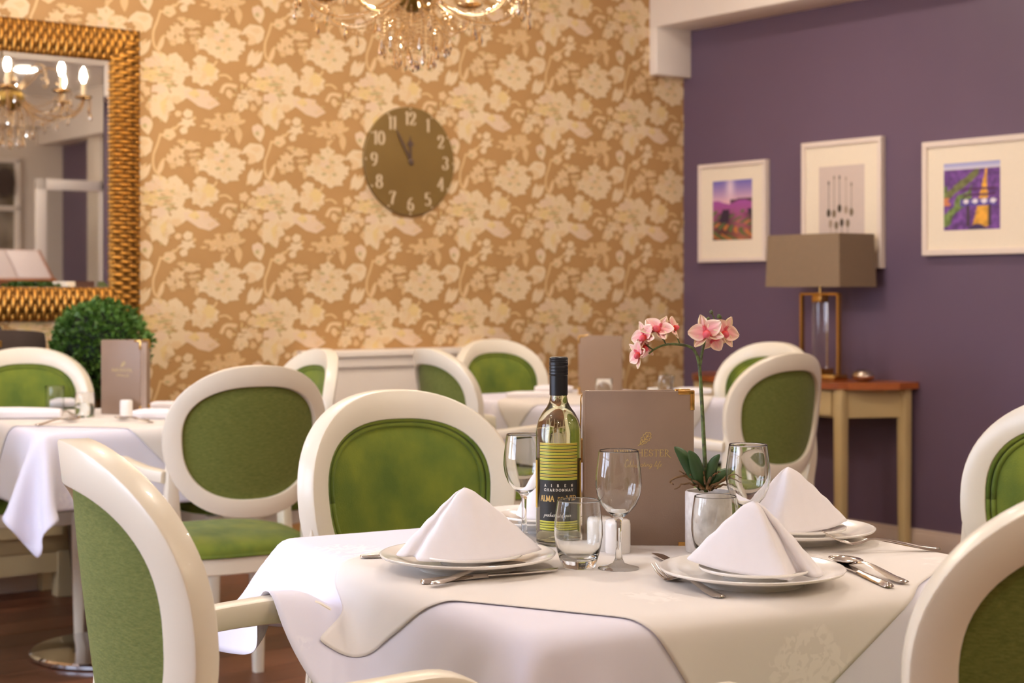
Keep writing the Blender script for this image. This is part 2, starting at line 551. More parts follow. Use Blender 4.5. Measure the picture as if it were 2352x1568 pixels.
def strip(pts, w):
    pts = cr(pts, 5)
    L, Rr = [], []
    for i, p in enumerate(pts):
        t = pts[min(i + 1, len(pts) - 1)] - pts[max(i - 1, 0)]
        t = t / (np.linalg.norm(t) + 1e-9)
        L.append((p[0] - t[1] * w / 2, p[1] + t[0] * w / 2)); Rr.append((p[0] + t[1] * w / 2, p[1] - t[0] * w / 2))
    return L + Rr[::-1]
MOT = []
def ink(poly, c): MOT.append((poly, c))
# stems and tendrils
for pts in ([(340, 980), (300, 1120), (255, 1260), (270, 1430), (390, 1560)], [(1020, 250), (1110, 245), (1180, 300)], [(1000, 60), (960, 120), (900, 130)],
            [(500, 900), (430, 960), (330, 1010)], [(300, 1460), (350, 1330), (390, 1290)], [(650, 880), (560, 870), (500, 930)], [(1130, 980), (1080, 1030), (1060, 1120)]):
    ink(strip(pts, 26), STM)
# peony
ink(blob(385, 190, 265, 205, 7, 0.16, 1, 56), CR_)
for (x, y, rx, ry, s, c) in ((280, 100, 120, 80, 3, PK), (470, 95, 120, 95, 4, CR_), (580, 190, 95, 110, 5, CR_), (230, 240, 100, 90, 6, YE), (400, 300, 130, 60, 7, MID), (410, 210, 80, 70, 8, MID), (540, 300, 70, 70, 9, CR_)):
    ink(blob(x, y, rx, ry, 5, 0.12, s), c)
for (x, y, rx, ry) in ((380, 250, 90, 20), (430, 330, 80, 16), (440, 395, 60, 30), (330, 160, 40, 12), (470, 170, 30, 14)):
    ink(blob(x, y, rx, ry, 4, 0.2, int(x)), GRN)
for (x, y, rx, ry) in ((240, 178, 34, 14), (420, 290, 50, 12), (360, 210, 30, 9)):
    ink(blob(x, y, rx, ry, 3, 0.2, int(x)), BRN)
# second bloom and its bud
ink(blob(800, 60, 80, 60, 5, 0.12, 11), CR_); ink(blob(850, 235, 165, 145, 9, 0.1, 12, 48), CR_); ink(blob(900, 185, 80, 85, 5, 0.1, 13), YE); ink(blob(845, 250, 26, 60, 4, 0.1, 14), MID)
# maple leaf
ink([(320, 375), (415, 400), (440, 470), (500, 540), (480, 600), (505, 680), (432, 715), (425, 790), (400, 850), (330, 800), (300, 760), (240, 785), (212, 690), (160, 645), (235, 530), (230, 440)], CR_)
ink(blob(315, 430, 85, 62, 5, 0.1, 15), PK); ink([(370, 560), (420, 530), (400, 640), (380, 760), (345, 690), (330, 600)], YE); ink(blob(268, 485, 40, 20, 4, 0.2, 16), BRN)
# side leaf and middle petals
ink(blob(575, 470, 130, 95, 6, 0.14, 17), CR_); ink(blob(520, 560, 60, 50, 5, 0.1, 171), MID)
ink([(600, 440), (700, 430), (800, 425), (905, 450), (900, 490), (985, 560), (1035, 612), (910, 682), (780, 640), (690, 570), (620, 520)], PK); ink([(650, 480), (740, 420), (800, 500), (740, 540)], YE)
# berries
for (x, y, rx, ry, c) in ((540, 735, 38, 38, MID), (655, 735, 55, 55, CR_), (605, 945, 45, 45, CR_), (440, 990, 72, 70, MID), (730, 790, 22, 22, FNT)):
    ink(blob(x, y, rx, ry, 5, 0.08, int(y)), c)
ink(blob(645, 850, 85, 52, 5, 0.25, 19), CR_); ink(blob(415, 1010, 30, 14, 3, 0.1, 20), GRN)
# faint spray
for (x, y, rx, ry, s) in ((1000, 860, 100, 85, 21), (1200, 830, 115, 95, 22), (1170, 770, 60, 50, 23), (880, 820, 40, 25, 24), (1080, 930, 30, 30, 25), (1070, 1020, 24, 40, 26), (840, 890, 40, 16, 27), (1010, 745, 40, 20, 28)):
    ink(blob(x, y, rx, ry, 5, 0.26, s), FNT)
ink(petal2(1255, 900, 1265, 1130, 45), FNT)
# bud
ink(petal2(1490, 860, 1530, 1100, 72), CR_); ink(blob(1490, 930, 66, 56, 4, 0.06, 29), PK); ink(blob(1490, 985, 26, 30, 3, 0.1, 30), GRN)
# bell flowers
for (x, y, rx, ry, s, c) in ((1325, 270, 55, 58, 31, MID), (1430, 345, 52, 62, 32, MID), (1300, 590, 78, 105, 33, CR_), (1420, 500, 78, 70, 34, MID), (1510, 560, 40, 60, 35, MID), (1225, 650, 32, 40, 36, MID), (1440, 660, 40, 40, 37, FNT), (1530, 740, 28, 50, 38, FNT)):
    ink(blob(x, y, rx, ry, 5, 0.16, s), c)
ink(strip([(1045, 470), (1090, 380), (1160, 370), (1240, 390)], 46), MID); ink(petal2(1130, 420, 1165, 550, 40), MID); ink(petal2(1290, 430, 1460, 560, 40), CR_)
for (x, y) in ((1330, 480), (1290, 530), (1370, 420)):
    ink(blob(x, y, 40, 10, 3, 0.2, int(y)), BRN)
# ragged flower at the foot
for (x, y, rx, ry, s, c) in ((1060, 1300, 215, 185, 40, MID), (1050, 1160, 95, 85, 41, CR_), (880, 1375, 115, 95, 42, CR_), (1200, 1240, 65, 65, 43, CR_), (1240, 1390, 105, 90, 44, CR_), (1130, 1510, 150, 95, 45, CR_), (930, 1240, 70, 70, 46, MID), (1020, 1290, 60, 55, 47, PK), (960, 1480, 70, 45, 48, CR_)):
    ink(blob(x, y, rx, ry, 6, 0.17, s), c)
for (x, y) in ((1010, 1430), (1060, 1335), (1120, 1270), (990, 1220), (1150, 1440)):
    ink(blob(x, y, 32, 20, 4, 0.25, int(x)), GRN)
# floret cluster
for (x, y, rx, ry, s) in ((530, 1225, 80, 75, 50), (450, 1290, 50, 60, 51), (565, 1340, 60, 50, 52), (690, 1140, 105, 55, 53), (715, 1250, 62, 26, 54), (580, 1080, 55, 26, 55), (720, 1340, 40, 50, 56), (480, 1380, 40, 40, 57), (760, 1430, 26, 60, 58)):
    ink(blob(x, y, rx, ry, 6, 0.2, s), MID if s < 54 else FNT)
for (x, y) in ((600, 1150), (640, 1230), (500, 1290), (700, 1190), (560, 1270), (620, 1300), (760, 1120), (440, 1240)):
    ink(blob(x, y, 18, 13, 3, 0.2, int(x)), BRN)
# leaves
ink(petal2(40, 1280, 230, 1090, 55), MID); ink(petal2(20, 1100, 130, 1200, 50), MID); ink(petal2(20, 1550, 180, 1340, 40), MID); ink(petal2(310, 1490, 380, 1300, 26), MID)
ink([(1285, 1255), (1330, 1170), (1400, 1110), (1540, 1130), (1580, 1190), (1560, 1300), (1490, 1365), (1455, 1260), (1380, 1230)], CR_); ink([(1400, 1180), (1500, 1150), (1540, 1200), (1480, 1240)], MID)
ink(petal2(1400, 1640, 1430, 1430, 46), CR_); ink(petal2(1430, 1660, 1560, 1450, 42), CR_)
# fine shading strokes inside the larger blooms
r3 = random.Random(12)
for (bx, by, rx, ry, k) in ((385, 190, 240, 180, 46), (850, 235, 140, 120, 20), (1060, 1330, 230, 210, 44), (330, 640, 130, 170, 18), (860, 560, 140, 90, 12), (620, 1220, 170, 130, 26), (1310, 500, 150, 160, 24), (1110, 850, 170, 100, 18)):
    for _ in range(k):
        a, q = r3.uniform(0, 6.283), math.sqrt(r3.uniform(.06, .85))
        x, y = bx + rx * q * math.cos(a), by + ry * q * math.sin(a)
        L = r3.uniform(28, 74)
        b = a + r3.uniform(-.6, .6)
        ink(petal2(x, y, x + L * math.cos(b), y + L * math.sin(b), r3.uniform(4, 10), 6), r3.choice((MID, MID, FNT, GRN, YE, CR_)))
pv, pf, pc = [], [], []
TW, TZ = 0.5225, 0.512
def px_t(x):   # room x of an image column on the papered wall
    return PW(x, 300)[0]
x_ref = px_t(502)
for tx in range(-5, 7):
    for tz in range(-4, 5):
        for q, (poly, c) in enumerate(MOT):
            off = -0.0006 - q * 0.00002
            idx = []
            ok = False
            tmp = []
            for (cx, cy) in poly:
                ix, iy = 320 + cx / 5.6, 130 + cy / 5.6
                dx = (ix - 502) * (TW / 238.0)
                dz = -((iy - 245) - 0.0757 * (ix - 502)) * (TZ / 273.0)
                x = x_ref + dx + tx * TW
                z = PW(502, 245)[1] + dz + tz * TZ
                tmp.append((min(x, -0.001), z))
            xs = [p[0] for p in tmp]; zs = [p[1] for p in tmp]
            if max(xs) - min(xs) < 1e-4 or min(xs) < -4.6 or max(zs) < 0.15 or min(zs) > RH - 0.02: continue
            base = len(pv)
            for (x, z) in tmp:
                pv.append((x, off, min(max(z, 0.11), RH - 0.005))); pc.append(c)
            pf.append(tuple(range(base, base + len(tmp))))
pr = obj('wallpaper_print', (pv, pf), M_print, wall_back, 0, cols=pc)
pr['kind'] = 'stuff'

# ------------------------------------------------------------------ drape: a cloth over a square table, solved here as linked particles
def drape(size, N, half, top, capsules=(), off=(0, 0), steps=170, iters=12, seed=3, rot=0.0):
    """table frame: origin under the table's middle, x and y along its sides"""
    rs = np.random.RandomState(seed)
    g = np.linspace(-size / 2, size / 2, N)
    X0, Y0 = np.meshgrid(g, g, indexing='ij')
    c, s = math.cos(rot), math.sin(rot)
    X = X0 * c - Y0 * s + off[0]; Y = X0 * s + Y0 * c + off[1]
    Pz = np.full_like(X, top + 0.003)
    Q = np.stack([X, Y, Pz], -1)
    flat = Q[..., :2].copy()
    Q[..., 2] += rs.rand(N, N) * 0.0006
    prev = Q.copy()
    inside = np.maximum(np.abs(X), np.abs(Y)) < half - 0.004
    w = np.where(inside, 0.0, 1.0)
    L = size / (N - 1)
    h = half + 0.010
    def solve(a, b, rest, k):
        pa, pb = Q[a], Q[b]
        d = pb - pa
        l = np.linalg.norm(d, axis=-1) + 1e-9
        wa, wb = w[a], w[b]
        ws = wa + wb
        ws = np.where(ws == 0, 1, ws)
        cor = ((l - rest) / l * k / ws)[..., None] * d
        Q[a] = pa + cor * wa[..., None]
        Q[b] = Q[b] - cor * wb[..., None]
    sl = slice
    pairs = []
    for ofs, k in ((1, 1.0), (2, 0.35)):
        for st in range(2 * ofs):
            pass
    def axis_pairs(d, k, rest):
        out = []
        for s0 in range(2 * d):
            if s0 % 2 == 0 or d == 1 or True:
                ia = np.arange(s0, N - d, 2 * d)
                if len(ia): out.append((ia, ia + d))
        return out
    A1, A2 = axis_pairs(1, 1, L), axis_pairs(2, 1, 2 * L)
    e = slice(None)
    dtg = 9.8 * (1 / 60.0) ** 2
    for stp in range(steps):
        vel = (Q - prev) * 0.965
        prev = Q.copy()
        Q = Q + vel * w[..., None]
        Q[..., 2] -= dtg * 0.5 * w
        for it in range(iters):
            for a, b in A1:
                solve((a, e), (b, e), L, 1.0); solve((e, a), (e, b), L, 1.0)
            for a, b in A2:
                solve((a, e), (b, e), 2 * L, 0.25); solve((e, a), (e, b), 2 * L, 0.25)
            for i0 in (0, 1):
                solve((sl(i0, N - 1, 2), sl(0, N - 1)), (sl(i0 + 1, N, 2), sl(1, N)), L * 1.41421, 0.3)
                solve((sl(i0, N - 1, 2), sl(1, N)), (sl(i0 + 1, N, 2), sl(0, N - 1)), L * 1.41421, 0.3)
            # the table
            x, y, z = Q[..., 0], Q[..., 1], Q[..., 2]
            ax, ay = np.abs(x), np.abs(y)
            inb = (ax < h) & (ay < h) & (z < top + 0.003)
            dx, dy, dz = h - ax, h - ay, top + 0.003 - z
            up = inb & (dz <= np.minimum(dx, dy))
            sx = inb & ~up & (dx <= dy)
            sy = inb & ~up & ~sx
            z[up] = top + 0.003
            x[sx] = np.sign(x[sx]) * h
            y[sy] = np.sign(y[sy]) * h
            for (p0, p1, rad) in capsules:
                p0 = np.array(p0); p1 = np.array(p1)
                d = p1 - p0
                t = np.clip(((Q - p0) @ d) / (d @ d), 0, 1)
                c_ = p0 + t[..., None] * d
                v = Q - c_
                l = np.linalg.norm(v, axis=-1) + 1e-9
                hit = (l < rad) & (w > 0)
                Q[hit] = c_[hit] + v[hit] / l[hit][:, None] * rad
                if hit.any():
                    prev[hit] = prev[hit] * 0.5 + Q[hit] * 0.5
    return Q, flat, h

def smooth_grid(Q, k=2):
    for _ in range(k):
        Pd = np.pad(Q, ((1, 1), (1, 1), (0, 0)), mode='edge')
        Q2 = (Pd[:-2, 1:-1] + Pd[2:, 1:-1] + Pd[1:-1, :-2] + Pd[1:-1, 2:] + 4 * Q) / 8
        Q2[0], Q2[-1], Q2[:, 0], Q2[:, -1] = Q[0], Q[-1], Q[:, 0], Q[:, -1]
        Q = Q2
    return Q

def grid_normals(Q):
    du = np.gradient(Q, axis=0); dv = np.gradient(Q, axis=1)
    n = np.cross(du, dv)
    n /= np.linalg.norm(n, axis=-1, keepdims=True) + 1e-9
    return n

def sample_grid(G, size, x, y):
    N = G.shape[0]
    u = np.clip((x + size / 2) / size * (N - 1), 0, N - 1.001); v = np.clip((y + size / 2) / size * (N - 1), 0, N - 1.001)
    i, j = u.astype(int), v.astype(int)
    fu, fv = (u - i)[..., None], (v - j)[..., None]
    return G[i, j] * (1 - fu) * (1 - fv) + G[i + 1, j] * fu * (1 - fv) + G[i, j + 1] * (1 - fu) * fv + G[i + 1, j + 1] * fu * fv

def damask(name, c0, c1, rough):
    """woven-in roses: clusters of petal-shaped cells a shade lighter than the ground"""
    m = bpy.data.materials.new(name)
    m.use_nodes = True
    nt = m.node_tree; b = nt.nodes['Principled BSDF']
    tc = nt.nodes.new('ShaderNodeTexCoord')
    v1 = nt.nodes.new('ShaderNodeTexVoronoi'); v1.inputs['Scale'].default_value = 4.2; v1.inputs['Randomness'].default_value = 0.55
    nz = nt.nodes.new('ShaderNodeTexNoise'); nz.inputs['Scale'].default_value = 26; nz.inputs['Detail'].default_value = 2
    v2 = nt.nodes.new('ShaderNodeTexNoise'); v2.inputs['Scale'].default_value = 30; v2.inputs['Detail'].default_value = 1; v2.inputs['Distortion'].default_value = 2.5
    for n in (v1, nz, v2): nt.links.new(tc.outputs['UV'], n.inputs['Vector'])
    m1 = nt.nodes.new('ShaderNodeMath'); m1.operation = 'MULTIPLY_ADD'; m1.inputs[1].default_value = 0.26
    nt.links.new(nz.outputs['Fac'], m1.inputs[0]); nt.links.new(v1.outputs['Distance'], m1.inputs[2])
    r1 = nt.nodes.new('ShaderNodeMapRange'); r1.inputs['From Min'].default_value = 0.45; r1.inputs['From Max'].default_value = 0.41
    nt.links.new(m1.outputs[0], r1.inputs['Value'])
    r2 = nt.nodes.new('ShaderNodeMapRange'); r2.inputs['From Min'].default_value = 0.44; r2.inputs['From Max'].default_value = 0.50
    nt.links.new(v2.outputs['Fac'], r2.inputs['Value'])
    mm = nt.nodes.new('ShaderNodeMath'); mm.operation = 'MULTIPLY'
    nt.links.new(r1.outputs['Result'], mm.inputs[0]); nt.links.new(r2.outputs['Result'], mm.inputs[1])
    mx = nt.nodes.new('ShaderNodeMix'); mx.data_type = 'RGBA'
    mx.inputs['A'].default_value = c0; mx.inputs['B'].default_value = c1
    nt.links.new(mm.outputs[0], mx.inputs['Factor']); nt.links.new(mx.outputs['Result'], b.inputs['Base Color'])
    rr = nt.nodes.new('ShaderNodeMapRange'); rr.inputs['To Min'].default_value = rough; rr.inputs['To Max'].default_value = rough - 0.25
    nt.links.new(mm.outputs[0], rr.inputs['Value']); nt.links.new(rr.outputs['Result'], b.inputs['Roughness'])
    b.inputs['Specular IOR Level'].default_value = 0.3
    return m
M_cloth = damask('white_damask', S(226, 224, 238), S(234, 232, 243), 0.8)
M_slip = damask('ivory_damask', S(228, 222, 217), S(237, 231, 226), 0.8)

TOP = 0.745
TSZ = 0.90
CL = 1.37
def base_and_slip(caps, off, slips, seed, N=65):
    Q, flat, h = drape(CL, N, TSZ / 2, TOP, caps, off, seed=seed)
    Q = smooth_grid(Q, 2)
    x, y, z = Q[..., 0], Q[..., 1], Q[..., 2]
    h -= 0.002
    inb = (np.abs(x) < h) & (np.abs(y) < h) & (z < TOP + 0.003)
    dx, dy, dz = h - np.abs(x), h - np.abs(y), TOP + 0.003 - z
    up = inb & (dz <= np.minimum(dx, dy)); sx = inb & ~up & (dx <= dy); sy = inb & ~up & ~sx
    z[up] = TOP + 0.003; x[sx] = np.sign(x[sx]) * h; y[sy] = np.sign(y[sy]) * h
    nrm = grid_normals(Q)
    base = (Q.reshape(-1, 3), grid_faces(N, N), flat.reshape(-1, 2))
    K = 61
    done = [base]
    for slip_c, slip_s, slip_r in slips:
        g = np.linspace(-slip_s / 2, slip_s / 2, K)
        A, B = np.meshgrid(g, g, indexing='ij')
        c, s = math.cos(slip_r), math.sin(slip_r)
        X = A * c - B * s + slip_c[0]; Y = A * s + B * c + slip_c[1]
        pos = sample_grid(Q, CL, X - off[0], Y - off[1])
        nn = sample_grid(nrm, CL, X - off[0], Y - off[1])
        nn /= np.linalg.norm(nn, axis=-1, keepdims=True)
        out = pos + nn * 0.0024
        done.append((out.reshape(-1, 3), grid_faces(K, K), np.stack([A, B], -1).reshape(-1, 2) + 0.37))
    return done

def put_cloth(name, data, m, parent_M, label, cat, group=None, lv=1):
    vs, fs, uv = data
    o = obj(name, (vs, fs), m, None, 180, uvs=uv)
    o.matrix_world = parent_M
    subsurf(o, lv)
    solidify(o, 0.0009, 1.0 if name == 'slip_cloth' else 0.0)
    return tag(o, label, cat, group)

# ------------------------------------------------------------------ dining chairs
CH_Z, CH_B, CH_A = 0.757, 0.213, 0.234     # oval: centre height, half height, half width
def se(th, a, b, n, egg=0.05):
    c, s = math.cos(th), math.sin(th)
    z = b * math.copysign(abs(s) ** (2 / n), s)
    x = a * math.copysign(abs(c) ** (2 / n), c) * (1 + egg * z / b)
    return x, z
def bk(x, z, d):
    """chair back: bent round the sitter and leaning back"""
    cv = 0.074 * (x / 0.234) ** 2
    sl = 2 * 0.074 * x / 0.234 ** 2
    k = 1 / math.sqrt(1 + sl * sl)
    return (x - d * sl * k, cv + d * k - 0.12 * (z - 0.45), z)
def inner(th):
    x, z = se(th, CH_A - 0.046, CH_B - 0.056, 2.5, 0.07)
    return x, z - 0.003
def make_chair(name, label, loc, rotz, group):
    t = thing(name, label, 'chair', loc, rotz, group)
    # back ring
    Mq = 72
    sec0 = [(0, 0), (0.0, 1), (1, 1), (1, 0)]
    vs, fs = [], []
    ns = 12
    D = 0.0205
    for i in range(Mq):
        th = 2 * math.pi * i / Mq
        xo, zo = se(th, CH_A, CH_B, 2.25)
        xi, zi = inner(th)
        wd_ = math.hypot(xo - xi, zo - zi)
        for a, b in rrect(wd_, 2 * D, 0.10, 2):
            f = a / wd_ + 0.5
            vs.append(bk(xi + (xo - xi) * f, CH_Z + zi + (zo - zi) * f, b))
    for i in range(Mq):
        for j in range(ns):
            i2, j2 = (i + 1) % Mq, (j + 1) % ns
            fs.append((i * ns + j, i * ns + j2, i2 * ns + j2, i2 * ns + j))
    obj('back_frame', (vs, fs), M_chair, t, 32)
    # upholstery: domed pad in front, flat weave behind
    def pad(d0, dome, scale, flip, rings=9):
        v, f = [bk(0, CH_Z - 0.003, d0 + dome)], []
        n = 56
        for k in range(1, rings + 1):
            q = k / rings
            for i in range(n):
                x, z = inner(2 * math.pi * i / n)
                v.append(bk(x * q * scale, CH_Z + z * q * scale, d0 + dome * (1 - q ** 3.2)))
        for i in range(n):
            f.append((0, 1 + i, 1 + (i + 1) % n))
        for k in range(rings - 1):
            for i in range(n):
                i2 = (i + 1) % n
                f.append((1 + k * n + i, 1 + (k + 1) * n + i, 1 + (k + 1) * n + i2, 1 + k * n + i2))
        if flip: f = [tuple(reversed(q_)) for q_ in f]
        return v, f
    obj('back_cushion', pad(0.004, 0.024, 1.02, False), M_green, t, 180)
    obj('back_panel', pad(-0.008, -0.004, 1.03, True), M_green_back, t, 180)
    pts1 = [bk(*(lambda p: (p[0] * 0.985, CH_Z + p[1] * 0.985))(inner(2 * math.pi * i / 64)), 0.012) for i in range(65)]
    pts2 = [bk(*(lambda p: (p[0] * 0.925, CH_Z + p[1] * 0.92))(inner(2 * math.pi * i / 64)), 0.012) for i in range(65)]
    obj('piping', tube(pts1, 0.0055, 7), M_green, t, 180)
    obj('piping', tube(pts2, 0.0055, 7), M_green, t, 180)
    # seat
    def seat_out(th, s=1.0, grow=0.0):
        x, y = se(th, 0.245, 0.235, 3.2, 0.06)
        return (x + math.copysign(grow, x)) * s, 0.235 + (y + (0.02 * (1 - (x / 0.245) ** 2) if y > 0 else 0)) * s
    n, rings = 56, 7
    v, f = [(0, 0.235, 0.492)], []
    prof = [(0.25, 0.491), (0.5, 0.488), (0.72, 0.483), (0.88, 0.474), (0.97, 0.462), (1.0, 0.448), (0.995, 0.432)]
    for q, z in prof:
        for i in range(n):
            x, y = seat_out(2 * math.pi * i / n, q)
            v.append((x, y, z))
    for i in range(n): f.append((0, 1 + i, 1 + (i + 1) % n))
    for k in range(len(prof) - 1):
        for i in range(n):
            i2 = (i + 1) % n
            f.append((1 + k * n + i, 1 + (k + 1) * n + i, 1 + (k + 1) * n + i2, 1 + k * n + i2))
    st = obj('seat', (v, f), M_green, t, 180)
    obj('piping', tube([(seat_out(2 * math.pi * i / 56, 1.0)[0], seat_out(2 * math.pi * i / 56, 1.0)[1], 0.437) for i in range(57)], 0.005, 6), M_green, st, 180)
    vs, fs = [], []
    for s_, z in ((0.97, 0.385), (0.985, 0.388), (0.99, 0.432), (0.80, 0.432), (0.80, 0.385)):
        for i in range(n):
            x, y = seat_out(2 * math.pi * i / n, s_)
            vs.append((x, y, z))
    for k in range(5):
        for i in range(n):
            i2 = (i + 1) % n; k2 = (k + 1) % 5
            fs.append((k * n + i, k * n + i2, k2 * n + i2, k2 * n + i))
    obj('seat_rail', (vs, fs), M_chair, t, 40)
    # legs: the rear ones run up into the stiles of the back
    for s in (-1, 1):
        path = cr([(s * 0.218, bk(0.218, 0.72, 0)[1], 0.72), (s * 0.212, bk(0.205, 0.60, 0)[1] - 0.004, 0.60), (s * 0.204, 0.045, 0.50), (s * 0.203, 0.025, 0.40), (s * 0.207, -0.02, 0.2), (s * 0.212, -0.085, 0.0)], 5)
        obj('leg', sweep(path, [0.014, 0.034, 0.042, 0.044, 0.040, 0.036, 0.030], [0.026, 0.038, 0.040, 0.044, 0.042, 0.036, 0.03], (1, 0, 0), 0.14), M_chair, t, 32)
        path = cr([(s * 0.206, 0.435, 0.43), (s * 0.206, 0.438, 0.3), (s * 0.206, 0.436, 0.12), (s * 0.206, 0.434, 0.0)], 4)
        obj('leg', sweep(path, [0.048, 0.046, 0.038, 0.032], [0.048, 0.046, 0.038, 0.032], (1, 0, 0)), M_chair, t, 45)
        y0 = bk(0.226, 0.668, 0)[1]
        path = cr([(s * 0.226, y0, 0.664), (s * 0.258, y0 + 0.08, 0.672), (s * 0.272, y0 + 0.18, 0.680), (s * 0.270, y0 + 0.270, 0.680), (s * 0.262, y0 + 0.314, 0.650), (s * 0.252, y0 + 0.300, 0.58), (s * 0.245, y0 + 0.28, 0.50), (s * 0.238, y0 + 0.25, 0.40)], 5)
        obj('arm', sweep(path, [0.034, 0.040, 0.044, 0.046, 0.044, 0.036, 0.034, 0.036], [0.034, 0.034, 0.036, 0.040, 0.040, 0.036, 0.036, 0.04], (1, 0, 0), 0.2), M_chair, t, 36)
    return t

def face(dx, dy):
    """rotation that turns a chair's front (+y) towards (dx, dy)"""
    return math.atan2(dy, dx) - math.pi / 2

CG = 'cream oval-backed dining chairs with green upholstery'
CHAIRS = [
    # x, y of the middle of the back, facing direction, label
    ((-0.49, 2.06), (0.90, 0.44), 'armchair seen from behind and side at left end of the nearest table, fabric back outermost'),
    ((-0.215, 3.275), (0.49, -0.87), 'chair behind nearest table, bright green piped back facing the camera'),
    ((0.64, 1.80), (-0.49, 0.87), 'nearest armchair of all, in the bottom right corner, back turned to us'),
    ((1.065, 3.10), (-0.87, -0.49), 'chair at right edge, dark green piped front above the nearest chair'),
    ((-0.735, 4.50), (-0.52, 0.855), 'armchair with whole oval back and seat turned to us, near the left table'),
    ((-0.73, 5.75), (-0.85, -0.53), 'slim-looking armchair edge-on between left table and white radiator cover'),
    ((-1.765, 5.84), (0.22, -0.975), 'armchair facing us behind the left table, below the gold mirror'),
    ((-2.06, 4.78), (0.82, 0.57), 'armchair cut off at left edge, only its arm and front leg showing'),
    ((-0.25, 5.86), (0.88, 0.47), 'armchair in front of radiator cover, rear side shown, overlapping another chair'),
    ((-0.055, 6.93), (0.55, -0.835), 'armchair facing us by papered wall behind the far table with olive green back'),
    ((0.895, 5.41), (-0.66, 0.75), 'armchair with whole oval back turned to us in front of the console table'),
    ((1.02, 6.50), (-0.72, -0.69), 'armchair mostly hidden behind another, beside the wooden console top'),
]
c0 = None
chairs = []
for (p, d, lab) in CHAIRS:
    # the origin sits under the seat's back edge
    if c0 is None:
        c0 = make_chair('dining_chair', lab, (p[0], p[1], 0), face(*d), CG)
        c0.scale = (1.015, 1.015, 1.015)
        chairs.append(c0)
    else:
        chairs.append(copy_tree(c0, (p[0], p[1], 0), face(*d), lab, CG))
        chairs[-1].scale = (1, 1, 1)

for ch_ in (chairs[1], chairs[3]):                       # these two show no arms
    for k_ in list(ch_.children):
        if k_.name.startswith('arm'):
            bpy.data.objects.remove(k_)

# ------------------------------------------------------------------ tables and their cloths
def make_table(name, label, loc, rotz, base=(0, 0)):
    t = thing(name, label, 'table', loc, rotz)
    hs = TSZ / 2 - .007
    pl = [(sx * (hs - .035) + .035 * math.cos(math.radians(a0 + q * 15)), sy * (hs - .035) + .035 * math.sin(math.radians(a0 + q * 15))) for sx, sy, a0 in ((1, 1, 0), (-1, 1, 90), (-1, -1, 180), (1, -1, 270)) for q in range(7)]
    tv, tf = prism(pl, 0.712, TOP - .010)
    n_ = len(pl); k_ = (hs - .010) / hs
    tv += [(x * k_, y * k_, TOP - .001) for x, y in pl]
    tf = [f for f in tf if f != tuple(range(n_, 2 * n_))] + [(n_ + i, n_ + (i + 1) % n_, 2 * n_ + (i + 1) % n_, 2 * n_ + i) for i in range(n_)] + [tuple(range(2 * n_, 3 * n_))]
    obj('table_top', (tv, tf), M_oak, t)
    obj('base', mv(lathe([(0, 0.0), (0.262, 0.0), (0.27, 0.006), (0.27, 0.016), (0.262, 0.022), (0.10, 0.030), (0.05, 0.034), (0, 0.034)], 64), base[0], base[1]), M_chrome, t, 30)
    obj('column', mv(lathe([(0, 0.03), (0.038, 0.03), (0.038, 0.69), (0.0, 0.69)], 32), base[0], base[1]), M_chrome, t, 30)
    obj('bracket', mv(box(-0.2, 0.2, -0.2, 0.2, 0.688, 0.712, 0.004), base[0] * 0.5, base[1] * 0.5), M_dark, t)
    return t

T1F = Vector((0.02, 1.985, 0))
T1A = math.radians(28.5)
E1 = Vector((math.cos(T1A), math.sin(T1A), 0)); E2 = Vector((-math.sin(T1A), math.cos(T1A), 0))
T1C = T1F + (E1 + E2) * 0.45
def T1(a, b, z=0.0):
    """on the nearest table: a along the right-hand front side, b along the left-hand one, from the front corner"""
    return T1F + E1 * a + E2 * b + Vector((0, 0, z))
def to_local(p, C, ang):
    d = Vector((p[0] - C.x, p[1] - C.y, 0))
    return (d.x * math.cos(ang) + d.y * math.sin(ang), -d.x * math.sin(ang) + d.y * math.cos(ang), p[2])

bpy.context.view_layer.update()
def arm_caps(ch, C, ang, side):
    """the centre line of a chair's arm as capsules in a table's frame"""
    y0 = bk(0.226, 0.668, 0)[1]
    pts = [(side * 0.226, y0, 0.664), (side * 0.258, y0 + 0.08, 0.672), (side * 0.272, y0 + 0.18, 0.680), (side * 0.270, y0 + 0.270, 0.680), (side * 0.262, y0 + 0.314, 0.650), (side * 0.250, y0 + 0.30, 0.54), (side * 0.238, y0 + 0.25, 0.42)]
    Mw = ch.matrix_world
    q = [to_local(Mw @ Vector(p), C, ang) for p in pts]
    return [(q[i], q[i + 1], 0.034) for i in range(len(q) - 1)]

make_table('dining_table', 'square pedestal table nearest us under white cloth laid for four', (T1C.x, T1C.y, 0), T1A)
T2A = math.radians(32); T2C = Vector((-1.285, 5.47, 0))
make_table('dining_table', 'square table on the left standing on a round chrome foot', (T2C.x, T2C.y, 0), T2A, to_local((-1.29, 5.24, 0), T2C, T2A)[:2])
T3A = math.radians(35); T3C = Vector((0.315, 6.50, 0))
make_table('dining_table', 'square table far back before the patterned wallpaper under white cloth', (T3C.x, T3C.y, 0), T3A)

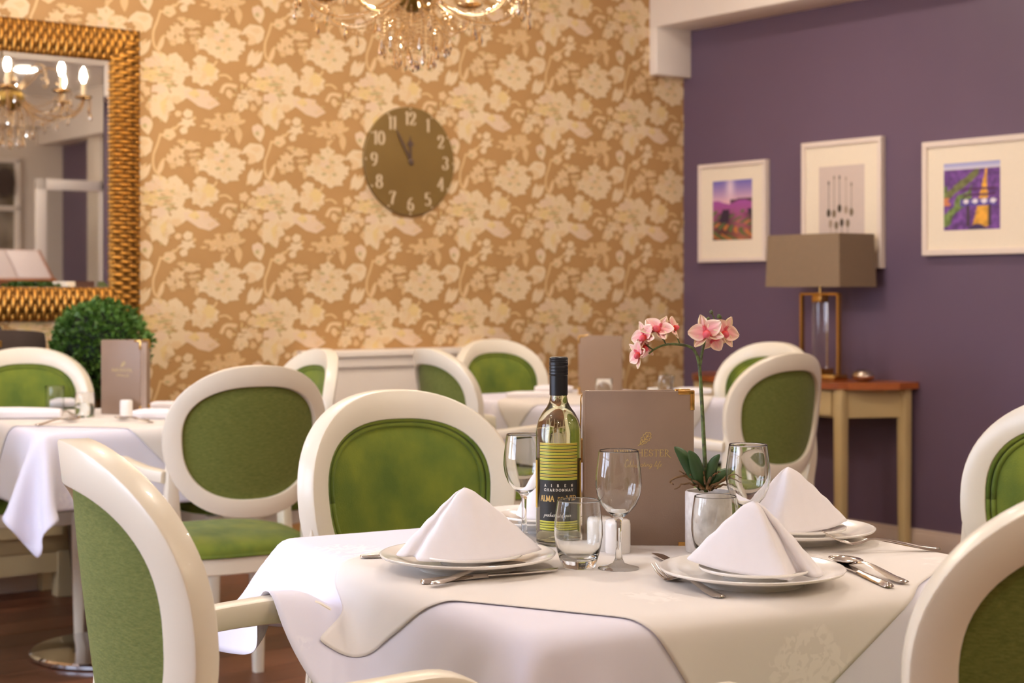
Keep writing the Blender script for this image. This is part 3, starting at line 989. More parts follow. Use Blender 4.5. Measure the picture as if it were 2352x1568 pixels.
def TM(C, ang):
    return Matrix.Translation((C.x, C.y, 0)) @ Matrix.Rotation(ang, 4, 'Z')
caps = arm_caps(chairs[0], T1C, T1A, -1) + [(a_, b_, .027) for a_, b_, _ in arm_caps(chairs[0], T1C, T1A, 1)] + [((-.60, .60, .60), (-.50, .37, .60), .035)]
base1, slip1 = base_and_slip(caps, (0.03, -0.07), [((-0.0225, -0.069), 0.85, math.radians(34.1 - 90))], 5)
put_cloth('tablecloth', base1, M_cloth, TM(T1C, T1A), 'white damask tablecloth hanging over the nearest table', 'tablecloth', 'white tablecloths')
put_cloth('slip_cloth', slip1, M_slip, TM(T1C, T1A), 'ivory slip cloth laid cornerwise on the nearest table', 'slip cloth', 'ivory slip cloths')
base2, slip2, slip3 = base_and_slip((), (0.0, 0.0), [((0.0, 0.0), 0.875, math.radians(45)), ((0.0, -0.12), 0.813, math.radians(45))], 11)
put_cloth('tablecloth', base2, M_cloth, TM(T2C, T2A), 'white tablecloth on the left table with one long pointed corner', 'tablecloth', 'white tablecloths')
put_cloth('slip_cloth', slip2, M_slip, TM(T2C, T2A), 'ivory slip cloth laid cornerwise on the left table', 'slip cloth', 'ivory slip cloths')
put_cloth('tablecloth', base2, M_cloth, TM(T3C, T3A), 'white tablecloth on the far table near papered wall', 'tablecloth', 'white tablecloths')
put_cloth('slip_cloth', slip3, M_slip, TM(T3C, T3A), 'ivory slip cloth with hanging point on the far table', 'slip cloth', 'ivory slip cloths')
TZ0 = TOP + 0.003 + 0.0024 + 0.0012     # where things stand

# ------------------------------------------------------------------ lettering: ribbons drawn with a broad pen
def arc(cx, cy, rx, ry, a0, a1, n=14):
    return [(cx + rx * math.cos(math.radians(a0 + (a1 - a0) * i / n)), cy + ry * math.sin(math.radians(a0 + (a1 - a0) * i / n))) for i in range(n + 1)]
def stem_(x, y0=0, y1=1, s=0.13):
    return [[(x, y0), (x, y1)], [(x - s, y0 + .01), (x + s, y0 + .01)], [(x - s, y1 - .01), (x + s, y1 - .01)]]
GL = {
    'A': (0.84, [[(0.08, 0), (0.42, 1)], [(0.42, 1), (0.76, 0)], [(0.2, .36), (0.64, .36)], [(0, .01), (.2, .01)], [(.64, .01), (.86, .01)]]),
    'B': (0.66, stem_(.14) + [arc(.2, .75, .32, .24, 90, -90), arc(.2, .26, .38, .25, 90, -90)]),
    'C': (0.80, [arc(.44, .5, .40, .5, 48, 312, 24), [(.72, .9), (.72, .68)], [(.72, .1), (.72, .3)]]),
    'D': (0.82, stem_(.14) + [arc(.2, .5, .54, .49, 90, -90, 20)]),
    'E': (0.64, stem_(.14) + [[(.14, .99), (.56, .99), (.57, .82)], [(.14, .52), (.46, .52)], [(.14, .01), (.58, .01), (.6, .2)]]),
    'H': (0.86, stem_(.14) + stem_(.72) + [[(.14, .51), (.72, .51)]]),
    'I': (0.28, stem_(.14)),
    'L': (0.60, stem_(.14) + [[(.14, .01), (.54, .01), (.56, .22)]]),
    'M': (1.0, [[(.14, 0), (.18, 1)], [(.18, 1), (.5, .08)], [(.5, .08), (.82, 1)], [(.82, 1), (.88, 0)], [(.02, .01), (.24, .01)], [(.76, .01), (1.0, .01)]]),
    'N': (0.86, [[(.14, 0), (.14, 1)], [(.14, 1), (.72, 0)], [(.72, 0), (.72, 1)], [(.04, .01), (.26, .01)], [(.6, .99), (.84, .99)]]),
    'O': (0.88, [arc(.44, .5, .40, .5, 90, 450, 30)]),
    'R': (0.74, stem_(.14) + [arc(.2, .74, .34, .25, 90, -90), [(.3, .5), (.56, .12), (.72, .01)]]),
    'r_': (0.74, stem_(.14) + [arc(.2, .74, .34, .25, 90, -90), [(.3, .5), (.56, .12), (.74, -.06), (1.0, -.2)]]),
    'S': (0.58, [arc(.29, .75, .22, .24, 50, 270, 16) + arc(.29, .26, .25, .25, 90, -140, 16)[1:], [(.46, .9), (.46, .72)], [(.08, .1), (.08, .3)]]),
    'T': (0.74, stem_(.37) + [[(.03, .8), (.04, .98), (.7, .98), (.71, .8)]]),
    'V': (0.82, [[(.06, 1), (.42, 0)], [(.42, 0), (.76, 1)], [(0, .99), (.2, .99)], [(.62, .99), (.84, .99)]]),
    'Y': (0.78, [[(.06, 1), (.38, .48)], [(.38, .48), (.72, 1)], [(.38, .48), (.38, 0)], [(.24, .01), (.52, .01)], [(0, .99), (.18, .99)], [(.6, .99), (.8, .99)]]),
    ' ': (0.42, []),
    '0': (0.66, [arc(.33, .5, .26, .49, 90, 450, 30)]),
    '1': (0.36, stem_(.2, 0, 1, .12) + [[(.2, .98), (.06, .8)]]),
    '2': (0.62, [arc(.3, .72, .24, .26, 165, -20, 16) + [(.42, .48), (.08, .03)], [(.06, .04), (.54, .04), (.56, .22)], arc(.1, .72, .04, .05, 0, 360, 8)]),
    '3': (0.62, [arc(.28, .75, .22, .23, 150, -85, 16), arc(.28, .27, .26, .26, 85, -150, 16), arc(.09, .25, .04, .05, 0, 360, 8)]),
    '4': (0.66, [[(.46, 0), (.46, 1)], [(.46, 1), (.04, .3)], [(.04, .3), (.64, .3)], [(.34, .01), (.58, .01)]]),
    '5': (0.62, [[(.12, .97), (.52, .97)], [(.12, .97), (.1, .52)], arc(.28, .3, .25, .29, 130, -150, 20)]),
    '6': (0.64, [arc(.34, .29, .24, .28, 90, 450, 24), [(.1, .3), (.13, .62), (.28, .88), (.5, .97)]]),
    '7': (0.60, [[(.06, .8), (.07, .97), (.56, .97)], [(.56, .97), (.34, .5), (.24, 0)]]),
    '8': (0.62, [arc(.31, .75, .20, .23, 90, 450, 22), arc(.31, .27, .25, .26, 90, 450, 24)]),
    '9': (0.64, [arc(.3, .7, .24, .28, 90, 450, 24), [(.54, .68), (.51, .36), (.36, .1), (.14, .03)]]),
    '.': (0.2, [arc(.1, .06, .05, .05, 0, 360, 8)]),
}
# joined-up hand for the small lines; x height .5
SC = {
    'C': (.62, [arc(.4, .5, .36, .5, 50, 310, 18)]), 'a': (.46, [arc(.2, .24, .18, .23, 60, 400, 14), [(.38, .46), (.38, .06), (.5, .04)]]), 'b': (.44, [[(.02, .1), (.14, .6), (.2, 1.0), (.1, .9), (.08, .1), (.2, .0), (.34, .12), (.32, .36), (.2, .42)]]),
    'c': (.36, [arc(.2, .24, .18, .23, 50, 310, 12)]), 'd': (.48, [arc(.2, .24, .18, .23, 60, 400, 14), [(.42, 1.0), (.38, .06), (.5, .04)]]), 'e': (.38, [[(.04, .2), (.3, .28), (.28, .44), (.16, .46), (.05, .28), (.12, .04), (.36, .1)]]),
    'f': (.32, [[(.02, .1), (.2, .7), (.28, .98), (.18, .95), (.12, .3), (.06, -.4), (.16, -.42), (.18, -.1), (.34, .1)]]), 'g': (.46, [arc(.2, .24, .18, .23, 60, 400, 14), [(.38, .46), (.36, -.2), (.2, -.42), (.06, -.28), (.5, .08)]]),
    'i': (.24, [[(.06, .1), (.12, .46), (.12, .08), (.26, .06)], [(.13, .62), (.15, .68)]]), 'l': (.26, [[(.02, .1), (.18, .7), (.2, .98), (.1, .9), (.1, .08), (.28, .06)]]), 'n': (.46, [[(.06, .46), (.08, .0), (.18, .4), (.3, .44), (.32, .06), (.48, .06)]]),
    'o': (.4, [arc(.2, .24, .17, .23, 90, 450, 16)]), 'p': (.46, [[(.08, .48), (.04, -.42)], arc(.22, .24, .18, .22, 150, -150, 14)]), 'r': (.32, [[(.04, .1), (.12, .5), (.24, .44), (.22, .08), (.34, .06)]]),
    's': (.32, [[(.02, .06), (.18, .5), (.26, .2), (.12, .0), (.02, .1)]]), 't': (.28, [[(.04, .1), (.18, .9), (.14, .08), (.3, .06)], [(.02, .56), (.3, .6)]]), 'u': (.46, [[(.06, .46), (.08, .1), (.2, .02), (.34, .2), (.36, .46), (.36, .06), (.5, .06)]]),
    ' ': (.34, []),
}
def text(s, table, h, thick=0.13, thin=0.05, gap=0.1, slant=0.0, wide=1.0, pen=18):
    """flat lettering: ((x, y) verts, faces), left aligned on the base line"""
    vs, fs, x = [], [], 0.0
    pa = math.radians(pen)
    for ch in s:
        w, strokes = table[ch]
        for st in strokes:
            n0 = len(vs)
            m = len(st)
            for i, p in enumerate(st):
                q0, q1 = st[max(i - 1, 0)], st[min(i + 1, m - 1)]
                dx, dy = (q1[0] - q0[0]) * wide, q1[1] - q0[1]
                l = math.hypot(dx, dy) + 1e-9
                dx, dy = dx / l, dy / l
                t = thin + (thick - thin) * abs(dx * math.sin(pa) - dy * math.cos(pa)) ** 1.4
                ax, ay = p[0] * wide, p[1]
                for sg in (1, -1):
                    yy = ay + sg * dx * t / 2
                    vs.append(((x + ax - sg * dy * t / 2 + slant * yy) * h, yy * h))
            for i in range(m - 1):
                fs.append((n0 + 2 * i, n0 + 2 * i + 1, n0 + 2 * i + 3, n0 + 2 * i + 2))
        x += (w * wide + gap)
    return vs, fs, (x - gap) * h
def flat_text(tx, ox, oz, y=0.0, centre=True):
    """stand it up in the x-z plane facing -y"""
    vs, fs, w = tx
    o = ox - w / 2 if centre else ox
    return [(o + a, y, oz + b) for a, b in vs], fs
OAK = [[(.04, 0), (.2, .1), (.36, .24), (.56, .46), (.74, .7), (.8, .82)],
       [(.2, .1), (.22, .28), (.3, .42), (.26, .56), (.4, .62), (.44, .8), (.56, .82), (.62, .96), (.76, .92), (.9, .94), (.97, .8), (.92, .7), (.98, .58), (.84, .5), (.86, .38), (.7, .34), (.62, .2), (.46, .18), (.34, .06), (.2, .1)],
       [(.36, .24), (.38, .48)], [(.5, .4), (.54, .66)], [(.64, .56), (.7, .8)], [(.4, .28), (.6, .3)], [(.54, .44), (.76, .46)], [(.68, .62), (.88, .66)]]
GL_OAK = {'*': (1.0, OAK)}
def menu_lettering(cx, cz, w, y):
    t1 = text('BARCHESTE', GL, 1, .105, .045, .11)
    t2 = text('R', {'R': GL['r_']}, 1, .105, .045, .11)
    tot = t1[2] + .11 + .74
    h = w / tot
    a = text('BARCHESTE', GL, h, .105, .045, .11); b = text('R', {'R': GL['r_']}, h, .105, .045, .11)
    x0 = cx - w / 2
    p1 = flat_text(a, x0, cz, y, False); p2 = flat_text(b, x0 + a[2] + .11 * h, cz, y, False)
    s = text('Celebrating life', SC, h * 0.86, .07, .05, .03, .28)
    p3 = flat_text(s, cx + w * 0.03, cz - h * 1.55, y)
    lf = text('*', GL_OAK, h * 2.1, .055, .04, 0)
    p4 = flat_text(lf, cx + w * 0.05, cz + h * 1.55, y)
    return join(p1, p2, p3), p4

# ------------------------------------------------------------------ tableware on the nearest table
def plate_prof(r, h, foot, well, t=0.0042):
    return [(0, 0.004), (foot * 0.86, 0.004), (foot * 0.9, 0.0), (foot, 0.0), (foot * 1.03, 0.004), (well * 1.02, 0.0075), (well * 1.15, h * 0.52), (r * 0.985, h - t), (r * 0.998, h - t * 0.55), (r, h - t * 0.2), (r * 0.992, h), (r * 0.97, h - 0.0006),
            (well * 1.22, h * 0.62 + t * 0.6), (well * 1.08, h * 0.36 + t * 0.7), (well * 0.98, 0.0098), (well * 0.9, 0.0088), (0, 0.0085)]
def make_plate(label, p, r, group, name='dinner_plate', h=0.024):
    o = obj(name, lathe(plate_prof(r, h, r * 0.56, r * 0.64), 80), M_china, None, 60, loc=p)
    return tag(o, label, 'plate', group)
pA, pB, pC, pD = T1(0.146, 0.452, TZ0), T1(0.448, 0.142, TZ0), T1(0.757, 0.432, TZ0), T1(0.452, 0.765, TZ0)
plates = [('before the left armchair', pA), ('nearest us', pB), ('at the table edge on the right', pC), ('behind the wine bottle', pD)]
for w, p in plates:
    make_plate('large white dinner plate %s, under a side plate' % w, p, 0.134, 'dinner plates on the nearest table')
for (w, p) in (('under the napkin before the left armchair', pA), ('under the nearest napkin', pB), ('under the napkin on the right of the table', pC), ('under the napkin behind the wine bottle', pD)):
    make_plate('small white side plate ' + w, p + Vector((0.004, -0.004, 0.0088)), 0.081, 'side plates on the nearest table', 'side_plate', 0.0165)

def chaikin(pts, k=2, w=.2):
    P_ = [np.array(p, float) for p in pts]
    for _ in range(k):
        P_ = [q for a_, b_ in zip(P_, P_[1:] + P_[:1]) for q in (a_ * (1 - w) + b_ * w, a_ * w + b_ * (1 - w))]
    return P_
def napkin(label, p, base, apex, group, bulge=0.0035, tip=0.005):
    """a cloth cone: the folded base line is carried up to a soft tip"""
    B = []
    ch = chaikin(base, 2)
    for a_, b_ in zip(ch, ch[1:] + ch[:1]):
        m_ = max(1, int(np.linalg.norm(b_ - a_) / .008))
        B += [a_ + (b_ - a_) * q / m_ for q in range(m_)]
    n, m = len(B), 22
    ap = np.array(apex)
    cen = np.mean(np.array(B), axis=0)
    vs = []
    for i in range(m):
        t = i / (m - 1)
        for b in B:
            o = b - cen; o[2] = 0
            o = o / (np.linalg.norm(o) + 1e-6)
            q = ap + (b - ap) * t + o * (bulge * math.sin(math.pi * t) + tip * (1 - t) ** 4 * min(1, t * 9))
            q[2] -= 0.004 * (1 - t) ** 10 - .0022 * math.sin(9 * q[0] * 30 + q[1] * 40) * math.sin(math.pi * t) * .5
            vs.append(tuple(q))
    fs = []
    for i in range(m - 1):
        for j in range(n):
            j2 = (j + 1) % n
            fs.append((i * n + j, (i + 1) * n + j, (i + 1) * n + j2, i * n + j2))
    fs.append(tuple(reversed(range(n))))
    o = obj('napkin', (vs, fs), M_napkin, None, 180, loc=p)
    solidify(o, 0.0016, 1.0)
    return tag(o, label, 'napkin', group)
NG = 'white napkins folded into peaks'
zN = 0.0088 + 0.0165 - 0.004
napkin('white peaked napkin on the plate before the left armchair', pA + Vector((0, 0, zN)),
       [(.117, -.004, .008), (.07, -.040, .001), (.01, -.060, -.002), (-.05, -.062, -.002), (-.074, -.058, -.001), (-.078, -.030, .001), (-.094, -.036, .001), (-.108, -.026, .002), (-.106, -.004, .004), (-.085, .004, .004), (-.06, .0, .003), (-.03, .012, .002), (.0, .03, .001), (.05, .038, .001), (.1, .016, .006)],
       (-0.004, -0.008, 0.106), NG)
napkin('white peaked napkin nearest us, opening to the right', pB + Vector((0, 0, zN)),
       [(-.102, .004, .014), (-.05, -.034, .002), (.0, -.056, -.002), (.030, -.070, -.004), (.042, -.072, -.005), (.050, -.058, -.005), (.060, -.030, -.004), (.068, -.030, -.004), (.080, -.050, -.005), (.092, -.046, -.004), (.098, -.024, -.002), (.088, .0, 0), (.06, .02, .001), (.02, .04, .001), (-.05, .036, .004)],
       (0.000, -0.018, 0.102), NG)
napkin('white peaked napkin on the right-hand plate of the nearest table', pC + Vector((0, 0, zN)),
       [(.094, -.004, .016), (.06, -.030, .004), (.01, -.054, 0), (-.028, -.070, -.002), (-.040, -.066, -.002), (-.046, -.030, 0), (-.062, -.018, .001), (-.098, -.012, .006), (-.09, .012, .006), (-.06, .03, .002), (.0, .044, .001), (.06, .03, .006)],
       (-0.014, -0.012, 0.108), NG)
napkin('white peaked napkin half hidden behind the wine bottle', pD + Vector((0, 0, zN)),
       [(-.046, -.018, .004), (-.03, -.05, 0), (.02, -.06, 0), (.07, -.04, .004), (.095, .0, .008), (.05, .03, .002), (.0, .04, .001), (-.036, .02, .002)],
       (0.010, 0.0, 0.100), NG)

# cutlery: x runs from the handle's end to the working end
def strap(stations, k=2):
    """x, half width, z of the middle line, thickness"""
    vs, fs = [], []
    for x, w, z, t in stations:
        vs += [(x, -w, z - t / 2), (x, -w * 0.6, z + t / 2 * 0.6 - t * .1), (x, 0, z + t / 2), (x, w * 0.6, z + t / 2 * 0.6 - t * .1), (x, w, z - t / 2), (x, 0, z - t / 2 - t * .3)]
    n = 6
    for i in range(len(stations) - 1):
        for j in range(n):
            j2 = (j + 1) % n
            fs.append((i * n + j, i * n + j2, (i + 1) * n + j2, (i + 1) * n + j))
    fs.append(tuple(reversed(range(n)))); fs.append(tuple(range((len(stations) - 1) * n, len(stations) * n)))
    fs = [tuple(reversed(f)) for f in fs]
    return vs, fs
HANDLE = [(0, .004, .0035, .003), (.003, .0085, .0035, .0035), (.012, .0102, .0038, .0038), (.035, .0092, .0052, .0035), (.06, .0072, .0085, .0032), (.085, .0052, .0115, .003), (.108, .0038, .0125, .0032), (.122, .0040, .0100, .0034)]
def pose(o, p0, p1, L, dz0=0.0, dz1=0.0, roll=0.0):
    """lay o from p0 (handle end) towards p1"""
    d = Vector(p1) - Vector(p0)
    ang = math.atan2(d.y, d.x)
    o.location = (p0[0], p0[1], p0[2] + dz0)
    o.rotation_euler = (roll, -math.atan2(dz1 - dz0, L), ang)
def make_fork(label, p0, p1, group, dz0=0.0, dz1=0.0):
    t = thing('fork', label, 'fork', group=group)
    head = [(.122, .0040, .0100, .0034), (.130, .0075, .0068, .003), (.138, .0118, .0040, .0026), (.147, .0128, .0026, .0024), (.153, .0126, .0030, .0022)]
    obj('handle', strap(HANDLE), M_steel, t, 60)
    obj('head', strap(head), M_steel, t, 60)
    for k in range(4):
        y = -.0103 + k * .00687
        path = cr([(.150, y, .0028), (.165, y, .0048), (.180, y * 1.02, .0098), (.196, y * 1.03, .0180)], 4)
        obj('tine', sweep(path, [.0040, .0036, .0030, .0014], [.0024, .0024, .0022, .0012], (0, 1, 0)), M_steel, t, 50)
    pose(t, p0, p1, .196, dz0, dz1)
    return t
def make_spoon(label, p0, p1, group, dz0=0.0, dz1=0.0, roll=0.0):
    t = thing('spoon', label, 'spoon', group=group)
    obj('handle', strap(HANDLE + [(.132, .0046, .0075, .003)]), M_steel, t, 60)
    vs, nu, nv = [], 25, 9
    def bowl(u, v, off):
        th = math.pi * u
        x = .160 - .032 * math.cos(th)
        hw = .0205 * math.sin(th) ** 0.75 * (1 - .12 * math.cos(th)) + .0008
        y = hw * v
        z = .0085 - .0072 * (1 - v * v) * math.sin(th) ** 0.9 + .003 * (1 - u) * (1 - u)
        return (x, y, z + off)
    a = [bowl(i / (nu - 1), j / (nv - 1) * 2 - 1, 0) for i in range(nu) for j in range(nv)]
    o = obj('bowl', (a, grid_faces(nu, nv)), M_steel, t, 180)
    solidify(o, 0.0012, -1.0)
    pose(t, p0, p1, .192, dz0, dz1, roll)
    return t
def make_knife(label, p0, p1, group, L=.225, dz0=0.0, dz1=0.0):
    t = thing('knife', label, 'knife', group=group)
    q = L / .225
    obj('handle', strap([(0, .005, .0035, .005), (.004, .0085, .004, .0065), (.03, .0085, .0045, .0065), (.07, .007, .0048, .006), (.098, .0052, .005, .006), (.104, .0064, .005, .006)]), M_steel, t, 60)
    e = [(.103, -.006), (.16 * q, -.0095), (.20 * q, -.0085), (.218 * q, -.003), (.225 * q, .006), (.18 * q, .0065), (.103, .005)]
    obj('blade', prism(e, .0038, .0054), M_steel, t, 30)
    pose(t, p0, p1, L, dz0, dz1)
    return t
CUT = 'cutlery on the nearest table'
z_ = TZ0 + 0.0006
make_fork('steel fork nearest us, tines beside the left of the front plate', PT(1658, 1374, z_), PT(1455, 1300, z_), 'forks on the nearest table')
make_fork('steel fork at table edge on the right, tines over the plate rim', PT(2158, 1264, z_), PT(1925, 1268, z_), 'forks on the nearest table', 0, 0.016)
make_fork('steel fork behind the left plate, tines beside the wine bottle', PT(828, 1281, z_), PT(1252, 1268, z_), 'forks on the nearest table')
make_spoon('steel spoon in front of the left plate, lying over a knife', PT(992, 1349, z_), PT(1215, 1306, z_), 'spoons on the nearest table', 0.0035, 0.0045)
make_knife('steel knife under the spoon by the left plate', PT(968, 1340, z_), PT(1297, 1312, z_), 'knives on the nearest table')
make_spoon('steel spoon at the right of the front plate', PT(2080, 1342, z_), PT(1888, 1284, z_), 'spoons on the nearest table', 0.001, 0.004)
make_knife('steel knife half under the front plate, beside a spoon', PT(2044, 1349, z_), PT(1905, 1292, z_), 'knives on the nearest table', 0.2)
make_knife('steel butter knife with blade tip left of the front plate', PT(1588, 1324, z_), PT(1495, 1271, z_), 'knives on the nearest table', 0.19)

# glassware
def wineglass_prof():
    o = [(0, 0), (.0310, 0), (.0315, .0012), (.030, .0026), (.018, .0050), (.009, .0085), (.0055, .016), (.0043, .030), (.0041, .055), (.0046, .070), (.0080, .0785), (.0180, .0865), (.0270, .0975), (.0330, .1120), (.0352, .1270), (.0346, .1430), (.0322, .1620), (.0303, .1780), (.0300, .1795)]
    i = [(.0291, .1795), (.0293, .1770), (.0312, .1615), (.0336, .1430), (.0342, .1270), (.0320, .1125), (.0260, .0990), (.0172, .0884), (.0080, .0812), (0, .0795)]
    return o + i
WG_mesh = mesh('wine_glass', *lathe(wineglass_prof(), 64), M_glass, 180)
def wine_glass(label, p):
    o = obj('wine_glass', WG_mesh, loc=p)
    return tag(o, label, 'wine glass', 'wine glasses on the nearest table')
wine_glass('empty wine glass in front of the menu, before the lettering', PT(1421, 1305, TZ0))
wine_glass('empty wine glass left of the wine bottle', PT(1204, 1240, TZ0))
wine_glass('empty wine glass right of the orchid pot, behind a napkin', PT(1718, 1281, TZ0))
tb = [(0, 0), (.0225, 0), (.0250, .002), (.0290, .012), (.0340, .030), (.0372, .050), (.0370, .066), (.0350, .086), (.0325, .1020), (.0322, .1032)]
ti = [(.0311, .1032), (.0314, .1015), (.0339, .0860), (.0359, .0660), (.0361, .0500), (.0330, .0320), (.0270, .0185), (.0200, .0142), (0, .0125)]
TB_mesh = mesh('tumbler', *lathe(tb + ti, 64), M_glass, 180)
def tumbler(label, p):
    o = obj('tumbler', TB_mesh, loc=p)
    return tag(o, label, 'tumbler', 'tumblers on the nearest table')
tumbler('empty rounded tumbler in front of the wine bottle', PT(1329, 1303, TZ0))
tumbler('empty rounded tumbler in front of the orchid pot', PT(1643, 1291, TZ0))

# wine bottle
bp = PT(1283, 1249, TZ0)
wb = thing('wine_bottle', 'clear bottle of white wine with yellow striped and black label', 'bottle', bp)
BR = .0377
bo = [(0, .004), (.022, .003), (.031, 0), (.0352, .0012), (BR, .006), (BR, .186), (.0366, .196), (.0330, .208), (.0270, .219), (.0200, .228), (.0156, .237), (.0142, .246), (.0138, .300), (.0138, .3010)]
bi = [(.0098, .3010), (.0098, .246), (.0116, .237), (.0165, .2265), (.0240, .2165), (.0300, .2060), (.0338, .194), (.0350, .184), (.0350, .012), (.0320, .007), (.021, .0095), (.008, .016), (0, .018)]
obj('glass_body', lathe(bo + bi, 72), M_glass, wb, 180)
wi = [(0, .0178), (.008, .0158), (.021, .0093), (.0321, .0068), (.0352, .0118), (.0352, .184), (.0340, .1942), (.0302, .2062), (.0242, .2167), (.0167, .2268), (.0118, .2372), (.0100, .246), (.0100, .2500), (.0085, .2496), (0, .2494)]
obj('wine', lathe(wi, 64), M_wine, wb, 180)
cp = [(.0142, .248), (.0152, .2485), (.0152, .2805), (.0148, .281)]
zz = .281
for k in range(3): cp += [(.0156, zz + .001), (.0158, zz + .003), (.0152, zz + .0045)]; zz += .0052
cp += [(.0150, zz + .0005), (.0158, zz + .0015), (.0158, zz + .006), (.0152, zz + .0068)]
zz += .0072
for k in range(2): cp += [(.0157, zz + .0008), (.0157, zz + .0022), (.0151, zz + .003)]; zz += .0032
cp += [(.0150, zz + .0004), (.0134, zz + .0016), (0, zz + .0018)]
obj('screw_cap', lathe(cp, 48), M_cap, wb, 35)
a0 = math.atan2(-bp.y, -bp.x)            # label turned towards the camera
def cyl(s, z, r):                        # s = arc length from the label's middle (positive to the right as seen)
    a = a0 + s / r
    return (r * math.cos(a), r * math.sin(a), z)
LB, LT, LH = .0265, .171, .036           # label bottom and top, half width
bands = []
z = LT
GY, DG, GO, BK = S(166, 166, 44), S(44, 52, 20), S(172, 138, 52), S(38, 37, 35)
for k in range(12):
    bands += [(z, z - .0009, S(214, 208, 96)), (z - .0009, z - .0029, GY if k % 2 else GO), (z - .0029, z - .0037, S(196, 196, 84)), (z - .0037, z - .00515, DG)]
    z -= .00515
bands.append((z, .043, BK)); z = .043
for k in range(4):
    bands += [(z, z - .001, S(206, 204, 90)), (z - .001, z - .003, GY), (z - .003, z - .0041, DG)]; z -= .0041
LB = z
vs, fs, cs = [], [], []
K = 25
for (z1, z0, c) in bands:
    n0 = len(vs)
    for zq in (z0, z1):
        for i in range(K):
            vs.append(cyl((i / (K - 1) * 2 - 1) * LH, zq, BR + .0004)); cs.append(c)
    for i in range(K - 1): fs.append((n0 + i, n0 + i + 1, n0 + K + i + 1, n0 + K + i))
obj('front_label', (vs, fs), M_label, wb, 180, cols=cs)
vs, fs = [], []
K = 49
for zq in (.062, .141):
    for i in range(K): vs.append(cyl(.0445 + (2 * math.pi * (BR + .0003) - .089) * i / (K - 1), zq, BR + .0003))
for i in range(K - 1): fs.append((i, i + 1, K + i + 1, K + i))
obj('back_label', (vs, fs), M_label_back, wb, 180)
def label_text(tx, z, m):
    vs, fs, w = tx
    # cut long strokes so that the ribbons follow the round
    obj('lettering', ([cyl(a - w / 2, z + b, BR + .0007) for a, b in vs], fs), m, wb, 0)
label_text(text('AIREN', GL, .0042, .2, .1, 2.15), .0995, M_text_white)
label_text(text('CHARDONNAY', GL, .0042, .22, .1, .42), .0922, M_text_white)
def label_text_at(tx, s0, z, m):
    vs, fs, w = tx
    obj('lettering', ([cyl(s0 + a, z + b, BR + .0007) for a, b in vs], fs), m, wb, 0)
label_text_at(text('ALMA', GL, .0098, .16, .06, .0, 0, .82), -.0335, .0752, M_text_gold)
label_text_at(text('DE', GL, .0062, .18, .08, .06), -.0015, .0765, M_text_gold)
label_text_at(text('VID', GL, .0098, .16, .06, .05), .0130, .0752, M_text_gold)
label_text_at(text('product of spain', SC, .0068, .11, .06, .04, .3), -.026, .0505, M_text_white)

# salt and pepper
def shaker(label, p, group, r=.0205, h=.054):
    t = thing('shaker', label, 'shaker', p, 0, group)
    obj('body', lathe([(0, 0), (r * .96, 0), (r, .002), (r, h - .008), (r * .93, h - .002), (r * .75, h), (0, h + .0006)], 40), M_china, t, 60)
    for k in range(5):
        a = 2 * math.pi * k / 5
        obj('hole', mv(lathe([(0, 0), (.0012, 0), (.0012, .0004), (0, .0005)], 8), r * .3 * math.cos(a), r * .3 * math.sin(a), h + .0002), M_dark, t, 0)
    return t
SG = 'white china salt and pepper shakers'
shaker('white china shaker behind the wine glass stem, front one of a pair', PT(1419, 1268, TZ0), SG)
shaker('white china shaker seen through the tumbler, rear one of a pair', PT(1379, 1262, TZ0), SG)

